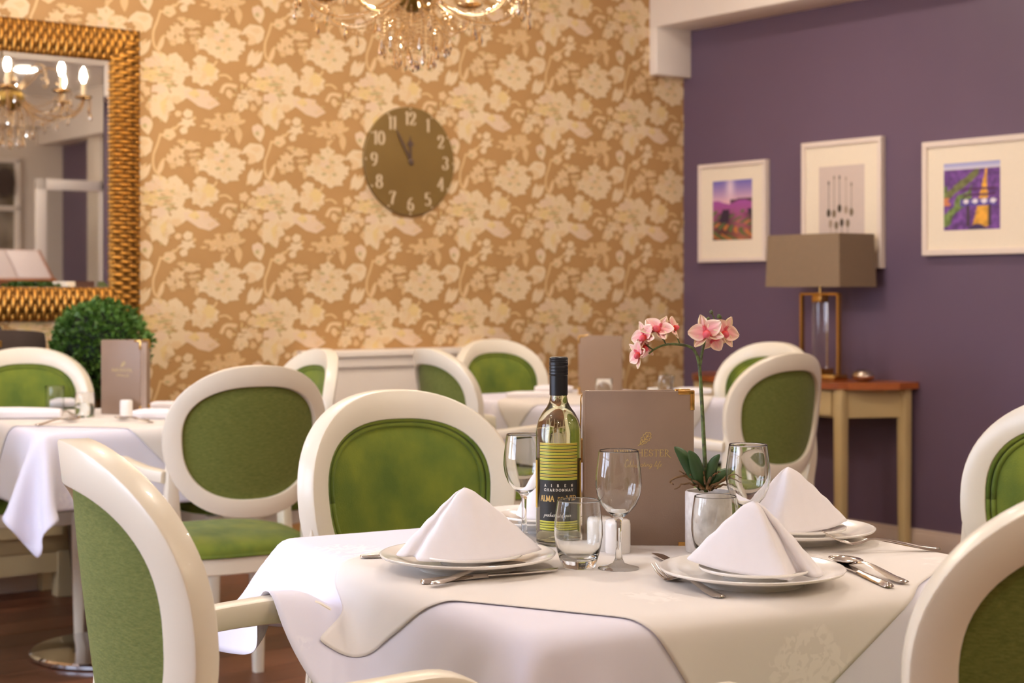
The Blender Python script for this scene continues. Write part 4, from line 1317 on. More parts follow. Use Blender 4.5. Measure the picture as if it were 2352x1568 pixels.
# standing menus
def make_menu(label, p, rotz, w, h, open_deg, hinge_left, group, page=False, spread=None, logo=True, tassel=True, corners=True):
    """origin at the foot of the front cover's middle; its face looks along -y"""
    t = thing('menu', label, 'menu', p, rotz, group)
    T_ = .0030
    cv = obj('front_cover', box(-w / 2, w / 2, 0, T_, 0, h, .0014, 2), M_cover, t)
    hx = -w / 2 if hinge_left else w / 2
    sg = 1 if hinge_left else -1
    a = math.radians(open_deg)
    Mh = Matrix.Translation((hx, T_ + .003, 0)) @ Matrix.Rotation(sg * a, 4, 'Z')
    bc = box(min(0, sg * w), max(0, sg * w), 0, T_, 0, h, .0014, 2)
    obj('back_cover', xf(bc, Mh), M_cover, t)
    obj('spine', tube([(hx, T_ + .001, .001), (hx, T_ + .001, h - .001)], .0042, 10), M_cover, t, 180)
    if page:
        pg = box(min(0, sg * (w - .006)), max(0, sg * (w - .006)), -.001, 0.0004, .006, h - .012)
        obj('page', xf(pg, Matrix.Translation((hx, T_ + .004, 0)) @ Matrix.Rotation(sg * a * .45, 4, 'Z')), M_page, t)
    if corners:
        ex = -hx
        for (zz, dz) in ((h, -1), (0, 1)):
            l = .026
            sx = 1 if ex > 0 else -1
            parts = join(box(min(ex + sx * .001, ex - sx * l), max(ex + sx * .001, ex - sx * l), -.0012, T_ + .0012, min(zz - dz * .001, zz + dz * .0062), max(zz - dz * .001, zz + dz * .0062), .0012, 2),
                         box(min(ex + sx * .0012, ex - sx * .0062), max(ex + sx * .0012, ex - sx * .0062), -.0012, T_ + .0012, min(zz, zz + dz * (l + .006)), max(zz, zz + dz * (l + .006)), .0012, 2))
            obj('corner', parts, M_gold, t, 40)
            far = join(box(min(sg * (w - l), sg * (w + .001)), max(sg * (w - l), sg * (w + .001)), -.0012, T_ + .0012, min(zz - dz * .001, zz + dz * .006), max(zz - dz * .001, zz + dz * .006), .0012, 1),
                       box(min(sg * (w - .006), sg * (w + .001)), max(sg * (w - .006), sg * (w + .001)), -.0012, T_ + .0012, min(zz, zz + dz * (l + .006)), max(zz, zz + dz * (l + .006)), .0012, 1))
            obj('corner', xf(far, Mh), M_gold, t, 40)
    if logo:
        letters, leaf = menu_lettering(w * 0.02 if logo is True else logo, h * 0.577, w * 0.51, -.0004)
        obj('lettering', letters, M_foil, cv, 0)
        obj('leaf_emblem', leaf, M_foil, cv, 0)
    if tassel:
        tx = hx - sg * .006
        ty = .044
        obj('cord', tube(cr([(hx, T_ + .004, h * .985), (tx, .03, h * .95), (tx, ty, h * .88), (tx - sg * .001, ty, h * .68)], 5), .0013, 6), M_gold, t, 180)
        obj('tassel', mv(lathe([(0, h * .68), (.004, h * .675), (.0055, h * .655), (.0035, h * .64), (.006, h * .62), (.0072, h * .52), (0, h * .515)], 14), tx - sg * .001, ty, 0), M_gold, t, 60)
    return t
MG = 'taupe standing menus with gold corners'
mp = PT(1470, 1255, TZ0)
mp.y += .012
make_menu('large taupe menu standing open behind the wine glass on the nearest table', mp, math.radians(-1.5), .1800, .2560, 11, True, MG, tassel=True)

# ------------------------------------------------------------------ orchid
op = PT(1630, 1266, TZ0)
orc = thing('potted_orchid', 'pink artificial orchid in a speckled white pot beside the menu', 'orchid', op)
PRr, PH = .0395, .0985
obj('pot', lathe([(0, 0), (PRr - .002, 0), (PRr, .002), (PRr, PH - .002), (PRr - .0015, PH), (PRr - .004, PH - .001), (PRr - .005, PH - .018), (0, PH - .02)], 56), M_pot, orc, 50)
obj('soil', mv(lathe([(0, PH - .006), (.02, PH - .008), (PRr - .0045, PH - .014)], 24), 0, 0, 0), M_dark, orc, 180)
def OP(px, py, dy=0.0):
    return tuple(P(px, py, op.y + dy) - op)
def pathpx(L, n=6):
    return cr([OP(*q) for q in L], n)
obj('stem', tube(pathpx([(1622, 1130), (1618, 1040), (1614, 960), (1610, 890), (1606, 840), (1600, 815), (1588, 798), (1562, 791), (1530, 791), (1506, 800), (1490, 812)]), [.0036, .0034, .0032, .003, .003, .0026, .0024, .0022, .002, .0018, .0014], 8), M_stem, orc, 180)
obj('stem', tube(pathpx([(1608, 838), (1612, 812), (1617, 790), (1622, 770), (1636, 752)]), [.0026, .0024, .0022, .002, .0016], 8), M_stem, orc, 180)
for q in ([(1562, 791), (1556, 776), (1548, 760)], [(1530, 792), (1524, 780), (1512, 768)], [(1500, 803), (1490, 796), (1482, 786)]):
    obj('flower_stalk', tube(pathpx(q, 4), .0013, 6), M_stem, orc, 180)
for q in ([(1640, 756), (1636, 742), (1640, 730), (1634, 718), (1637, 716)], [(1646, 752), (1652, 738), (1656, 728), (1650, 722), (1647, 730)]):
    obj('tendril', tube(pathpx(q, 4), [.0016, .0012, .001], 6), M_stem, orc, 180)
for (px, py) in ((1634, 717), (1651, 727), (1627, 733)):
    obj('bud', mv(lathe([(0, -.0035), (.0028, -.002), (.0034, .001), (0, .0045)], 10), *OP(px, py)), M_stem, orc, 180)
def leaf_strap(pts, width, m, name, fold=.25):
    c = cr(pts, 7)
    vs = []
    n = len(c)
    for i, p in enumerate(c):
        t = i / (n - 1)
        T_ = c[min(i + 1, n - 1)] - c[max(i - 1, 0)]
        T_ /= np.linalg.norm(T_)
        s_ = np.cross(T_, np.array((0.15, -1, 0.35))); s_ /= np.linalg.norm(s_)
        nn = np.cross(s_, T_)
        w = width * (math.sin(math.pi * min(1, .16 + t * .84)) ** .7 + .04)
        for k in (-1, -.5, 0, .5, 1):
            vs.append(tuple(p + s_ * w * k / 2 + nn * abs(k) * w * fold * -1))
    o = obj(name, (vs, grid_faces(n, 5)), m, orc, 180)
    solidify(o, .0012, 0)
    return o
leaf_strap([OP(1616, 1122), OP(1592, 1080, -.012), OP(1570, 1045, -.02), OP(1549, 1026, -.024)], .021, M_leaf, 'leaf')
leaf_strap([OP(1618, 1122), OP(1606, 1085, -.014), OP(1596, 1055, -.024), OP(1582, 1035, -.03)], .021, M_leaf, 'leaf')
leaf_strap([OP(1626, 1122), OP(1634, 1090, -.01), OP(1640, 1062, -.014), OP(1653, 1043, -.016)], .0165, M_leaf, 'leaf')
leaf_strap([OP(1628, 1124), OP(1645, 1100, -.004), OP(1662, 1086, .0), OP(1684, 1076, .006)], .0175, M_leaf, 'leaf')
for q, r_ in (([(1616, 1122), (1590, 1100), (1565, 1092), (1538, 1104), (1546, 1110)], .0022), ([(1616, 1122), (1595, 1112), (1570, 1110), (1548, 1122)], .0018), ([(1612, 1122), (1588, 1092), (1572, 1086), (1558, 1078)], .0016), ([(1622, 1122), (1628, 1100), (1638, 1088), (1652, 1082)], .0024),
              ([(1628, 1124), (1650, 1108), (1676, 1098), (1700, 1106)], .0018), ([(1630, 1122), (1655, 1102), (1680, 1088), (1702, 1096)], .0016), ([(1628, 1124), (1648, 1116), (1672, 1112), (1690, 1120)], .0018), ([(1618, 1110), (1616, 1090), (1612, 1066)], .0016), ([(1622, 1122), (1640, 1110), (1660, 1104)], .002)):
    obj('root', tube([np.array(v) + np.array((0, -.012 + rng.random() * .01, rng.uniform(-.001, .001))) for v in pathpx(q, 4)], [r_, r_ * 1.1, r_ * .7, r_ * .5], 6), M_root, orc, 60)

PINK, PALE, DEEP, LIP, LGR = np.array(S(238, 164, 166)), np.array(S(246, 224, 204)), np.array(S(220, 96, 110)), np.array(S(224, 62, 40)), np.array(S(226, 214, 150))
def petal_vf(L, W, cup, kind):
    nu, nv = 15, 11
    vs, cs = [], []
    for i in range(nu):
        u = i / (nu - 1)
        hw = W / 2 * (math.sin(math.pi * min(.985, max(.02, u ** (.72 if kind == 'petal' else .95)))) ** (.62 if kind == 'petal' else .8)) + .0006
        for j in range(nv):
            v = j / (nv - 1) * 2 - 1
            z = cup * (u * u * .8 - .25 * u) + .16 * hw * v * v + .0012 * math.sin(7 * v + 4 * u)
            vs.append((u * L, hw * v, z))
            vein = .5 + .5 * math.cos(j * 2.9 + u * 1.5)
            edge = min(1, abs(v) ** 2.2 + u ** 3)
            c = PINK * (1 - edge) + PALE * edge
            c = c * (1 - .35 * vein * (1 - u)) + DEEP * (.35 * vein * (1 - u))
            if u < .16: c = DEEP
            if kind == 'sepal': c = c * .55 + LGR * .45 if abs(v) > .6 else c * .8 + PALE * .2
            cs.append(tuple(c))
    return vs, grid_faces(nu, nv), cs
PET = {}
for kind, L, W, cup in (('petal', .0275, .026, .008), ('sepal', .0290, .0150, .007)):
    vs, fs, cs = petal_vf(L, W, cup, kind)
    PET[kind] = mesh('petal', vs, fs, M_petal, 180, cols=cs)
lv, lf = lathe([(0, -.002), (.0042, 0), (.0058, .004), (.0050, .0095), (.0022, .013), (0, .0135)], 14)
PET['lip'] = mesh('lip', [(a * 1.1, b, c) for a, b, c in lv], lf, M_petal, 180, cols=[tuple(LIP if v[2] < .009 else DEEP) for v in lv])
def flower(px, py, dy, look, roll, s=1.0):
    """look: the direction the flower faces"""
    z = Vector(look).normalized()
    x = Vector((0, 0, 1)).cross(z)
    x = x.normalized() if x.length > .05 else Vector((1, 0, 0))
    y = z.cross(x)
    c, q = math.cos(roll), math.sin(roll)
    x, y = x * c + y * q, y * c - x * q
    M = Matrix(((x.x, y.x, z.x, 0), (x.y, y.y, z.y, 0), (x.z, y.z, z.z, 0), (0, 0, 0, 1)))
    f = bpy.data.objects.new('flower', None); COL.objects.link(f); f.parent = orc; f.empty_display_size = .01
    f.matrix_local = Matrix.Translation(OP(px, py, dy)) @ M @ Matrix.Scale(s, 4)
    for nm, ang, kind, lift in (('sepal', 90, 'sepal', -.0008), ('sepal', 215, 'sepal', -.0008), ('sepal', 325, 'sepal', -.0008), ('petal', 15, 'petal', .0006), ('petal', 165, 'petal', .0012)):
        o = bpy.data.objects.new(nm, PET[kind]); COL.objects.link(o); o.parent = f
        o.location = (0, 0, lift); o.rotation_euler = (0, 0, math.radians(ang))
    o = bpy.data.objects.new('lip', PET['lip']); COL.objects.link(o); o.parent = f
    o.location = (0, -.002, .001); o.rotation_euler = (math.radians(28), 0, 0)
flower(1622, 763, -.012, (-.25, -.9, .25), .35, 1.05)
flower(1664, 762, .006, (.45, -.85, .05), -.5, .95)
flower(1640, 778, .004, (.1, -.8, -.35), 2.4, .8)
flower(1480, 772, -.008, (-.75, -.6, .15), .5, .92)
flower(1512, 756, -.012, (-.2, -.75, .75), -.4, .98)
flower(1545, 752, .004, (.75, -.5, .45), .9, .72)
flower(1466, 812, -.010, (-.85, -.5, -.1), .9, .85)
flower(1478, 796, .006, (-.1, -.7, -.6), 1.7, .78)

# ------------------------------------------------------------------ the left table's setting
def PT2(px, py): return PT(px, py, TZ0)
def glass_plain(label, p, r, h, group):
    o = obj('tumbler', lathe([(0, 0), (r * .9, 0), (r * .94, .002), (r, h - .001), (r - .0006, h), (r - .0015, h - .0005), (r * .94 - .0016, .008), (0, .007)], 40), M_glass, None, 40, loc=p)
    return tag(o, label, 'tumbler', group)
G2 = 'straight tumblers on the left table'
glass_plain('straight glass tumbler by the rolled napkin, rear one on the left table', PT2(126, 938), .034, .082, G2)
glass_plain('straight glass tumbler left of the menu, front one on the left table', PT2(195, 958), .034, .082, G2)
m2 = PT2(278, 952)
make_menu('taupe menu with white page showing, standing on the left table', m2, math.radians(-22), .1600, .2560, 36, True, MG, page=True, logo=True, tassel=False)
sk = shaker('white china shaker in front of the menu on the left table', PT2(290, 955), None, .0215, .055)
def rolled(label, p, ang, L, r, group, flat=0.75, taper=.8):
    path = [(-L / 2, 0, r * flat), (-L * .3, 0, r * flat * 1.05), (0, .004, r * flat), (L * .3, .002, r * flat * .97), (L / 2, 0, r * flat * .95)]
    vf = sweep(cr(path, 6), [r * 1.3, r * 2.1, r * 2.2, r * 2.1, r * 1.7], [r * 1.0, r * 1.5, r * 1.55, r * 1.4, r * 1.1], (0, 1, 0), round_=True, n=18)
    v = [(x, y + .0022 * math.sin(6 * math.atan2(z - r * flat, y)), max(z, .0005)) for x, y, z in vf[0]]
    o = obj('napkin', (v, vf[1]), M_napkin, None, 60, loc=p, rotz=ang)
    return tag(o, label, 'napkin', group)
RG = 'rolled and folded white napkins on the tables behind'
rolled('rolled white napkin at left edge on the left table', PT2(45, 962), math.radians(6), .27, .026, RG)
rolled('folded white napkin between two tumblers on the left table', PT2(160, 936), math.radians(20), .14, .024, RG)
rolled('folded white napkin beside the oval chair back on the left table', PT2(368, 962), math.radians(14), .18, .024, RG, .7)
rolled('small folded white napkin behind the menu on the left table', PT2(385, 938), math.radians(20), .12, .018, RG)
make_fork('steel fork with tines poking out of the rolled napkin on the left table', PT2(175, 958), PT2(112, 946), 'cutlery on the left table', .004, .006)
make_spoon('steel spoon in front of the white shaker on the left table', PT2(350, 972), PT2(283, 966), 'cutlery on the left table', .001, .004)
make_spoon('steel spoon lying alone by the front edge of the left table', PT2(82, 978), PT2(140, 972), 'cutlery on the left table', .001, .004)
make_knife('steel knife beside the shaker on the left table', PT2(340, 966), PT2(285, 956), 'cutlery on the left table', .19)

# ------------------------------------------------------------------ the far table's setting
def PT3(px, py): return PT(px, py, TZ0)
m3 = PT3(1378, 906)
make_menu('plain taupe menu back with gold tassel, standing on the far table', m3, math.radians(4), .1780, .2420, 30, False, MG, logo=False, tassel=True, corners=True)
G3 = 'straight tumblers on the far table'
glass_plain('straight tumbler in front of the menu on the far table', PT3(1387, 917), .033, .082, G3)
glass_plain('straight tumbler between menu and purple wall on the far table', PT3(1530, 908), .033, .082, G3)
rolled('rolled white napkin behind the bottle cap on the far table', PT3(1272, 902), math.radians(6), .16, .022, RG)
rolled('folded white napkin left of the bottle cap on the far table', PT3(1225, 912), math.radians(10), .22, .018, RG, .6)
rolled('rolled white napkin behind the orchid stem on the far table', PT3(1590, 906), math.radians(4), .16, .020, RG)
pt_ = obj('sauce_pot', lathe([(0, 0), (.020, 0), (.026, .012), (.029, .026), (.027, .026), (.022, .010), (0, .006)], 32), M_china, None, 60, loc=PT3(1503, 905))
tag(pt_, 'tiny white china pot left of a tumbler on the far table', 'pot')

# ------------------------------------------------------------------ gilt mirror
mx1, mz1 = PW(318, 72); mxi, mzi = PW(246, 133)
_, mz0 = PW(150, 737); _, mzi0 = PW(150, 666)
FWd = mx1 - mxi
mzi = mz1 - FWd * .97; mzi0 = mz0 + FWd * .97
mx0 = mx1 - .95
mir = thing('mirror', 'large mirror in hammered gold frame on the papered wall', 'mirror', R(mx0, 0, mz0), TH)
MWd, MHt = mx1 - mx0, mz1 - mz0
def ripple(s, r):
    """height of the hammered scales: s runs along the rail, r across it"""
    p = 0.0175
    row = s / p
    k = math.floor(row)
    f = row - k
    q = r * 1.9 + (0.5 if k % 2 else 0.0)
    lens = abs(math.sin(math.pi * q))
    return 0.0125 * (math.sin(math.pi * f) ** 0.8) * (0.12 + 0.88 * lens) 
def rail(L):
    """mitred rail: verts in (along, across, out), and a colour with shade painted into the hollows"""
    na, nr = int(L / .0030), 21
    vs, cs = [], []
    lo, hi = np.array(S(66, 40, 14)), np.array(S(214, 152, 66))  # hollows painted dark for the shade between the scales
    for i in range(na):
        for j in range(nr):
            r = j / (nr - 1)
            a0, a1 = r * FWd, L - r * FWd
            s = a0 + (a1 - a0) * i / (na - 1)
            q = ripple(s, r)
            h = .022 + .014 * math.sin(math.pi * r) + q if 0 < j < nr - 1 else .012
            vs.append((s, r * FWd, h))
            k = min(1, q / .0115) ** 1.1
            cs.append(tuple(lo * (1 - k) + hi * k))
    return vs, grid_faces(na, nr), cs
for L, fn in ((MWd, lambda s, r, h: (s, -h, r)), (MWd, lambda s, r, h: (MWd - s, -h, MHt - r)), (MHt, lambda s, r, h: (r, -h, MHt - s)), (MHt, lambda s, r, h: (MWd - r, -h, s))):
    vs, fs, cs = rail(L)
    obj('frame_rail', ([fn(*v) for v in vs], fs), M_gold_shaded, mir, 180, cols=cs)
obj('backing_board', box(.01, MWd - .01, -.012, -.002, .01, MHt - .01), M_dark, mir)
obj('mirror_glass', box(FWd - .006, MWd - FWd + .006, -.016, -.0125, FWd - .006, MHt - FWd + .006), M_mirror, mir, 30)
bv = []
for (a, b) in (((FWd, FWd), (MWd - FWd, FWd)), ((MWd - FWd, FWd), (MWd - FWd, MHt - FWd)), ((MWd - FWd, MHt - FWd), (FWd, MHt - FWd)), ((FWd, MHt - FWd), (FWd, FWd))):
    cx, cz = MWd / 2, MHt / 2
    def inn(p, d=.022): return (p[0] + d * (1 if p[0] < cx else -1), p[1] + d * (1 if p[1] < cz else -1))
    i0, i1 = inn(a), inn(b)
    bv.append(([(a[0], -.0163, a[1]), (b[0], -.0163, b[1]), (i1[0], -.0190, i1[1]), (i0[0], -.0190, i0[1])], [(0, 1, 2, 3)]))
obj('bevelled_edge', join(*bv), M_mirror, mir, 0)

# ------------------------------------------------------------------ wall clock
cx_, cz_ = PW(937, 371)
CRd = .25
ck = thing('wall_clock', 'round olive brown wall clock with pale numerals on patterned wallpaper', 'clock', R(cx_, 0, cz_), TH)
obj('face', xf(lathe([(0, 0), (CRd - .004, 0), (CRd, .004), (CRd, .016), (CRd - .003, .019), (0, .020)], 96), Matrix.Rotation(math.pi / 2, 4, 'X')), M_clock, ck, 40)
num = []
for hh in range(1, 13):
    a = math.radians(90 - 30 * hh)
    s_ = str(hh)
    tx = text(s_, GL, .060, .2, .055, .06, 0, .92, 0)
    num = flat_text(tx, math.cos(a) * CRd * .79, math.sin(a) * CRd * .79 - .030, -.0206)
    obj('numeral', num, M_num, ck, 0)
    d = Matrix.Translation((0, -.0206, 0)) @ Matrix.Rotation(-(math.radians(90) - a) + math.pi * 0, 4, 'Y')
    obj('hour_mark', xf(([(-.006, 0, CRd * .955), (.006, 0, CRd * .955), (.0035, 0, CRd * .985), (-.0035, 0, CRd * .985)], [(0, 1, 2, 3)]), d), M_num, ck, 0)
def hand(L, w, ang, d, spade):
    pl = [(-w * .5, -.018), (w * .5, -.018), (w * .5, L * .55), (w * (1.9 if spade else .42), L * .66), (w * .3, L * .82), (0, L), (-w * .3, L * .82), (-w * (1.9 if spade else .42), L * .66), (-w * .5, L * .55)]
    vf = prism(pl, 0, .0016)
    vf = ([(x, -z - d, y) for x, y, z in vf[0]], vf[1])
    return xf(vf, Matrix.Rotation(ang, 4, 'Y'))
obj('minute_hand', hand(.175, .011, math.radians(-30), .026, False), M_hand, ck, 20)
obj('hour_hand', hand(.118, .010, math.radians(-1.5), .023, True), M_hand, ck, 20)
obj('hub', xf(lathe([(0, .019), (.011, .019), (.011, .029), (.008, .031), (0, .0315)], 24), Matrix.Rotation(math.pi / 2, 4, 'X')), M_hand, ck, 40)

# ------------------------------------------------------------------ pictures on the purple wall
def paint1(u, v):      # lavender field under a low sun
    if v > .64 + .03 * math.sin(u * 9 + 1):
        t = (v - .64) / .36
        c = np.array((226, 178, 188)) * (1 - t) + np.array((112, 104, 180)) * t
        g = math.exp(-((u - .45) ** 2 / .012 + (v - .90) ** 2 / .05))
        c = c * (1 - .75 * g) + np.array((250, 226, 226)) * .75 * g
        if v < .70 and (u > .45) and v < .655 + .05 * u: c = np.array((92, 66, 78))
    else:
        t = v / .64
        c = np.array((158, 98, 74)) * (1 - t) + np.array((164, 84, 158)) * t
        n = math.sin(u * 23 + 7 * math.sin(v * 9)) * math.sin(v * 17 + 3 * u)
        rowp = math.sin((u - .5) / (1.05 - v) * 5.5)
        if t < .72: c = c * (.78 + .22 * rowp)
        if n > .35 and t < .78: c = np.array((96, 108, 62))
        elif n < -.55 and t < .5: c = np.array((196, 124, 62))
        if .45 < t < .8 and rowp < -.6: c = np.array((62, 46, 62))
    return c
NZ = np.random.RandomState(4).rand(80, 80)
def nz(u, v, k):
    x, y = u * k, v * k
    i, j = int(x) % 79, int(y) % 79
    fx, fy = x - int(x), y - int(y)
    return (NZ[i, j] * (1 - fx) + NZ[i + 1, j] * fx) * (1 - fy) + (NZ[i, j + 1] * (1 - fx) + NZ[i + 1, j + 1] * fx) * fy
def paint3(u, v):      # bench in a lavender field with a straw-coloured path
    if v > .90: return np.array((222, 214, 220)) * (1 - (v - .9) * 10) + np.array((148, 152, 206)) * ((v - .9) * 10)
    c = np.array((116, 76, 144)) * (.72 + .5 * nz(u, v, 22))
    d = abs(v - (.48 + .62 * u))
    if d < .05 + .03 * nz(u, v, 14) and u < .62: c = np.array((112, 112, 72)) * (.8 + .4 * nz(u, v, 18))
    g = nz(u + .3, v, 7)
    if u < .5 and v < .66 and g > .52: c = np.array((108, 126, 72)) * (.75 + .5 * nz(u, v, 24))
    if u < .12 and .36 < v < .49 and g > .2: c = np.array((204, 128, 88))
    cx = .76 - (.9 - v) * .12
    if abs(u - cx) < .010 + (.9 - v) * .155 and v > .03: c = np.array((226, 166, 66)) * (.82 + .3 * nz(u, v, 20))
    if .36 < u < .92 and (abs(v - .605) < .02 or abs(v - .515) < .018): c = np.array((86, 48, 84))
    if .30 < u < .93 and .35 < v < .45:
        m = (u - .30) % .16
        c = np.array((96, 84, 160)) if v < .385 or m < .045 else (np.array((232, 222, 228)) if (m - .1) ** 2 / .0028 + (v - .42) ** 2 / .0011 < 1 else np.array((82, 62, 140)))
    if (abs(u - .44) < .022 or abs(u - .82) < .022) and .05 < v < .36: c = np.array((76, 62, 70))
    if (u - .60) ** 2 / .022 + v ** 2 / .007 < 1: c = np.array((70, 56, 92))
    return c
def art_mesh(w, h, z0, fn, nu=56, nv=68):
    vs, cs = [], []
    for i in range(nu):
        for j in range(nv):
            u, v = i / (nu - 1), j / (nv - 1)
            vs.append((u * w, v * h)); c = np.clip(fn(u, v), 0, 255); cs.append(S(*c))
    return vs, grid_faces(nu, nv), cs
def picture(label, px0, px1, pyT0, pyT1, pyB, fw, art, artbox, group):
    """px columns of the frame's face, rows of its top at both ends and of its bottom"""
    y0, zt = PP(px0, pyT0); y1, zt1 = PP(px1, pyT1)
    yb, zb = PP((px0 + px1) / 2, pyB)
    D = .034
    # the face stands D off the wall, so shift the ends along the wall to keep its columns
    W_ = abs(y1 - y0); H_ = zt - zb
    # local x runs along the wall towards the camera (seen left to right), z up, y into the wall
    t = thing('framed_picture', label, 'picture', R(0, y0 + D * .95, zb), TH - math.pi / 2, group)
    W_ *= .985
    for (a, b, c, d) in ((0, W_, 0, fw), (0, W_, H_ - fw, H_), (0, fw, fw, H_ - fw), (W_ - fw, W_, fw, H_ - fw)):
        obj('frame_rail', box(a, b, -D, -.001, c, d, .002, 1), M_pic_frame, t)
    obj('mount', box(fw - .002, W_ - fw + .002, -D + .012, -D + .016, fw - .002, H_ - fw + .002), M_mount, t)
    ax, az, aw, ah = artbox[0] * W_, artbox[1] * H_, artbox[2] * W_, artbox[3] * H_
    if art is not None:
        vs, fs, cs = art_mesh(aw, ah, 0, art)
        obj('print', ([(ax + a, -D + .0114, az + b) for a, b in vs], fs), M_art, t, 0, cols=cs)
    return t, (ax, az, aw, ah), D
PG = 'white framed pictures on the purple wall'
picture('small framed photo of lavender field at sunset, left one on the purple wall', 1623, 1782, 379, 367, 601, .021, paint1, (.21, .22, .58, .60), PG)
t2, (ax, az, aw, ah), D2 = picture('white framed picture of antique spoons, middle one above the lamp', 1862, 2050, 329, 316, 617, .024, None, (.215, .15, .57, .65), PG)
obj('print', box(ax, ax + aw, -D2 + .0108, -D2 + .0122, az, az + ah), mat('pale_grey_print_paper', S(208, 190, 178), 0.8, var=.03), t2)
SPM = [mat('spoon_print_dark', S(84, 72, 56), .7, var=.2), mat('spoon_print_mid', S(130, 112, 88), .7, var=.2), mat('spoon_print_pale', S(172, 150, 128), .7, var=.2)]
def spoon_print(u, vtop, vbot, m, up=False):
    x = ax + u * aw
    e = [(x + .0125 * math.cos(q), -D2 + .0104, az + vbot * ah + .020 * math.sin(q)) for q in np.linspace(0, 6.283, 16, endpoint=False)]
    st = [(x - .0018, -D2 + .0104, az + vbot * ah), (x + .0018, -D2 + .0104, az + vbot * ah), (x + .0018, -D2 + .0104, az + vtop * ah), (x - .0018, -D2 + .0104, az + vtop * ah)]
    tp = [(x + .0052 * math.cos(q), -D2 + .0103, az + vtop * ah + .011 * math.sin(q)) for q in np.linspace(0, 6.283, 10, endpoint=False)]
    vf = join((e, [tuple(range(16))]), (st, [(0, 1, 2, 3)]), (tp, [tuple(range(10))]))
    obj('spoon_motif', vf, m, t2, 0)
for u, a, b, k in ((.22, .80, .44, 0), (.34, .86, .43, 1), (.46, .86, .49, 0), (.60, .84, .47, 2), (.72, .77, .44, 1), (.26, .04, .31, 2), (.39, .04, .29, 1), (.51, .04, .32, 0), (.64, .04, .31, 1)):
    spoon_print(u, a, b, SPM[k])
picture('framed photo of a bench in lavender with yellow path, right one on the purple wall', 2141, 2420, 327, 304, 584, .026, paint3, (.185, .215, .48, .58), PG)

# ------------------------------------------------------------------ console table, lamp and dish by the purple wall
cy0, _ = PP(1650, 870); cy1, _ = PP(2112, 870)
CLn = cy0 - cy1
CZ, CD = .765, .36
KC = .19
con = thing('console_table', 'cream console table with oiled wooden top against the purple wall', 'console table', R(0, cy0, 0), TH - math.pi / 2)
# local x runs along the wall towards the camera, y into the wall (wall face at 0), z up
NS = 9
for i in range(NS):          # staves of the block top
    xa, xb = CLn * i / NS, CLn * (i + 1) / NS
    def depth(x):
        pts = [(0, .14), (KC * .45, CD * .76), (KC, CD), (CLn - KC, CD), (CLn - KC * .45, CD * .76), (CLn, .14)]
        return np.interp(x, [p[0] for p in pts], [p[1] for p in pts])
    xs = np.linspace(xa + .0005, xb - .0005, 5)
    poly = [(xs[0], -.004)] + [(x, -depth(x)) for x in xs] + [(xs[-1], -.004)]
    c = S(*((186, 104, 46), (160, 84, 38), (198, 118, 56), (142, 74, 34), (178, 96, 42))[(i * 3) % 5])
    obj('stave', prism(poly, CZ - .030, CZ), mat('oak_stave', c, .38, var=.22, scale=14, stretch=(1, 8, 8), coat=.25), con, 30)
def bar_between(x0, y0, x1, y1, t, z0, z1):
    L = math.hypot(x1 - x0, y1 - y0)
    return xf(box(0, L, -t / 2, t / 2, z0, z1, .002, 1), Matrix.Translation((x0, y0, 0)) @ Matrix.Rotation(math.atan2(y1 - y0, x1 - x0), 4, 'Z'))
obj('apron', bar_between(KC, -CD + .045, CLn - KC, -CD + .045, .022, CZ - .16, CZ - .031), M_furn, con)
obj('apron', bar_between(CLn - KC, -CD + .045, CLn - .05, -.045, .022, CZ - .16, CZ - .031), M_furn, con)
obj('apron', bar_between(KC, -CD + .045, .05, -.045, .022, CZ - .16, CZ - .031), M_furn, con)
dw = obj('drawer', box(KC + .04, CLn - KC - .04, -CD + .022, -CD + .032, CZ - .15, CZ - .04, .002, 1), M_furn, con)
for q in (.52, .74):
    obj('knob', xf(lathe([(0, 0), (.006, 0), (.005, .01), (.011, .018), (.009, .024), (0, .026)], 16), Matrix.Translation((CLn * q, -CD + .022, CZ - .095)) @ Matrix.Rotation(math.pi / 2, 4, 'X')), M_knob, dw, 40)
for (lx, ly) in ((KC, -CD + .045), (CLn - KC, -CD + .045), (.05, -.045), (CLn - .05, -.045)):
    obj('leg', sweep([(lx, ly, CZ - .031), (lx, ly, .4), (lx, ly, 0)], [.055, .052, .046], [.055, .052, .046], (1, 0, 0)), M_furn, con, 30)

lpx, _ = PP(1905, 860)
LYm = -.20
def con_pt(px, py_unused=0, off=.2):
    """local console coordinates of the vertical line seen at column px, a given distance off the wall"""
    k = (px - CXP) / F
    # the line through the eye at that column meets the plane parallel to the wall
    O2 = OC - U * off
    s = (O2.x - k * O2.y) / (V.x - k * V.y)
    return s + cy0     # room y is -s; local x = cy0 - room y
lx = con_pt(1884, off=.20)
lp = thing('table_lamp', 'table lamp with oblong taupe shade and brass frame on the console', 'lamp', R(-.20, cy0 - lx, CZ), TH - math.pi / 2)
hw = .112
obj('base', box(-hw - .012, hw + .012, -.05, .05, 0, .028, .003), M_gold, lp)
zt = .405
for (a, b) in ((-hw - .006, -hw + .006), (hw - .006, hw + .006)):
    obj('frame_bar', box(a, b, -.012, .012, .028, zt, .0015, 1), M_gold, lp)
obj('frame_bar', box(-hw - .006, hw + .006, -.012, .012, zt - .012, zt, .0015, 1), M_gold, lp)
obj('top_block', box(-.028, .028, -.028, .028, zt - .045, zt - .010, .002), M_gold, lp)
obj('glass_column', mv(lathe([(0, .055), (.036, .055), (.036, zt - .046), (0, zt - .046)], 40), 0, 0, 0), M_glass, lp, 40)
obj('plinth', box(-.045, .045, -.045, .045, .028, .0545, .002), M_gold, lp)
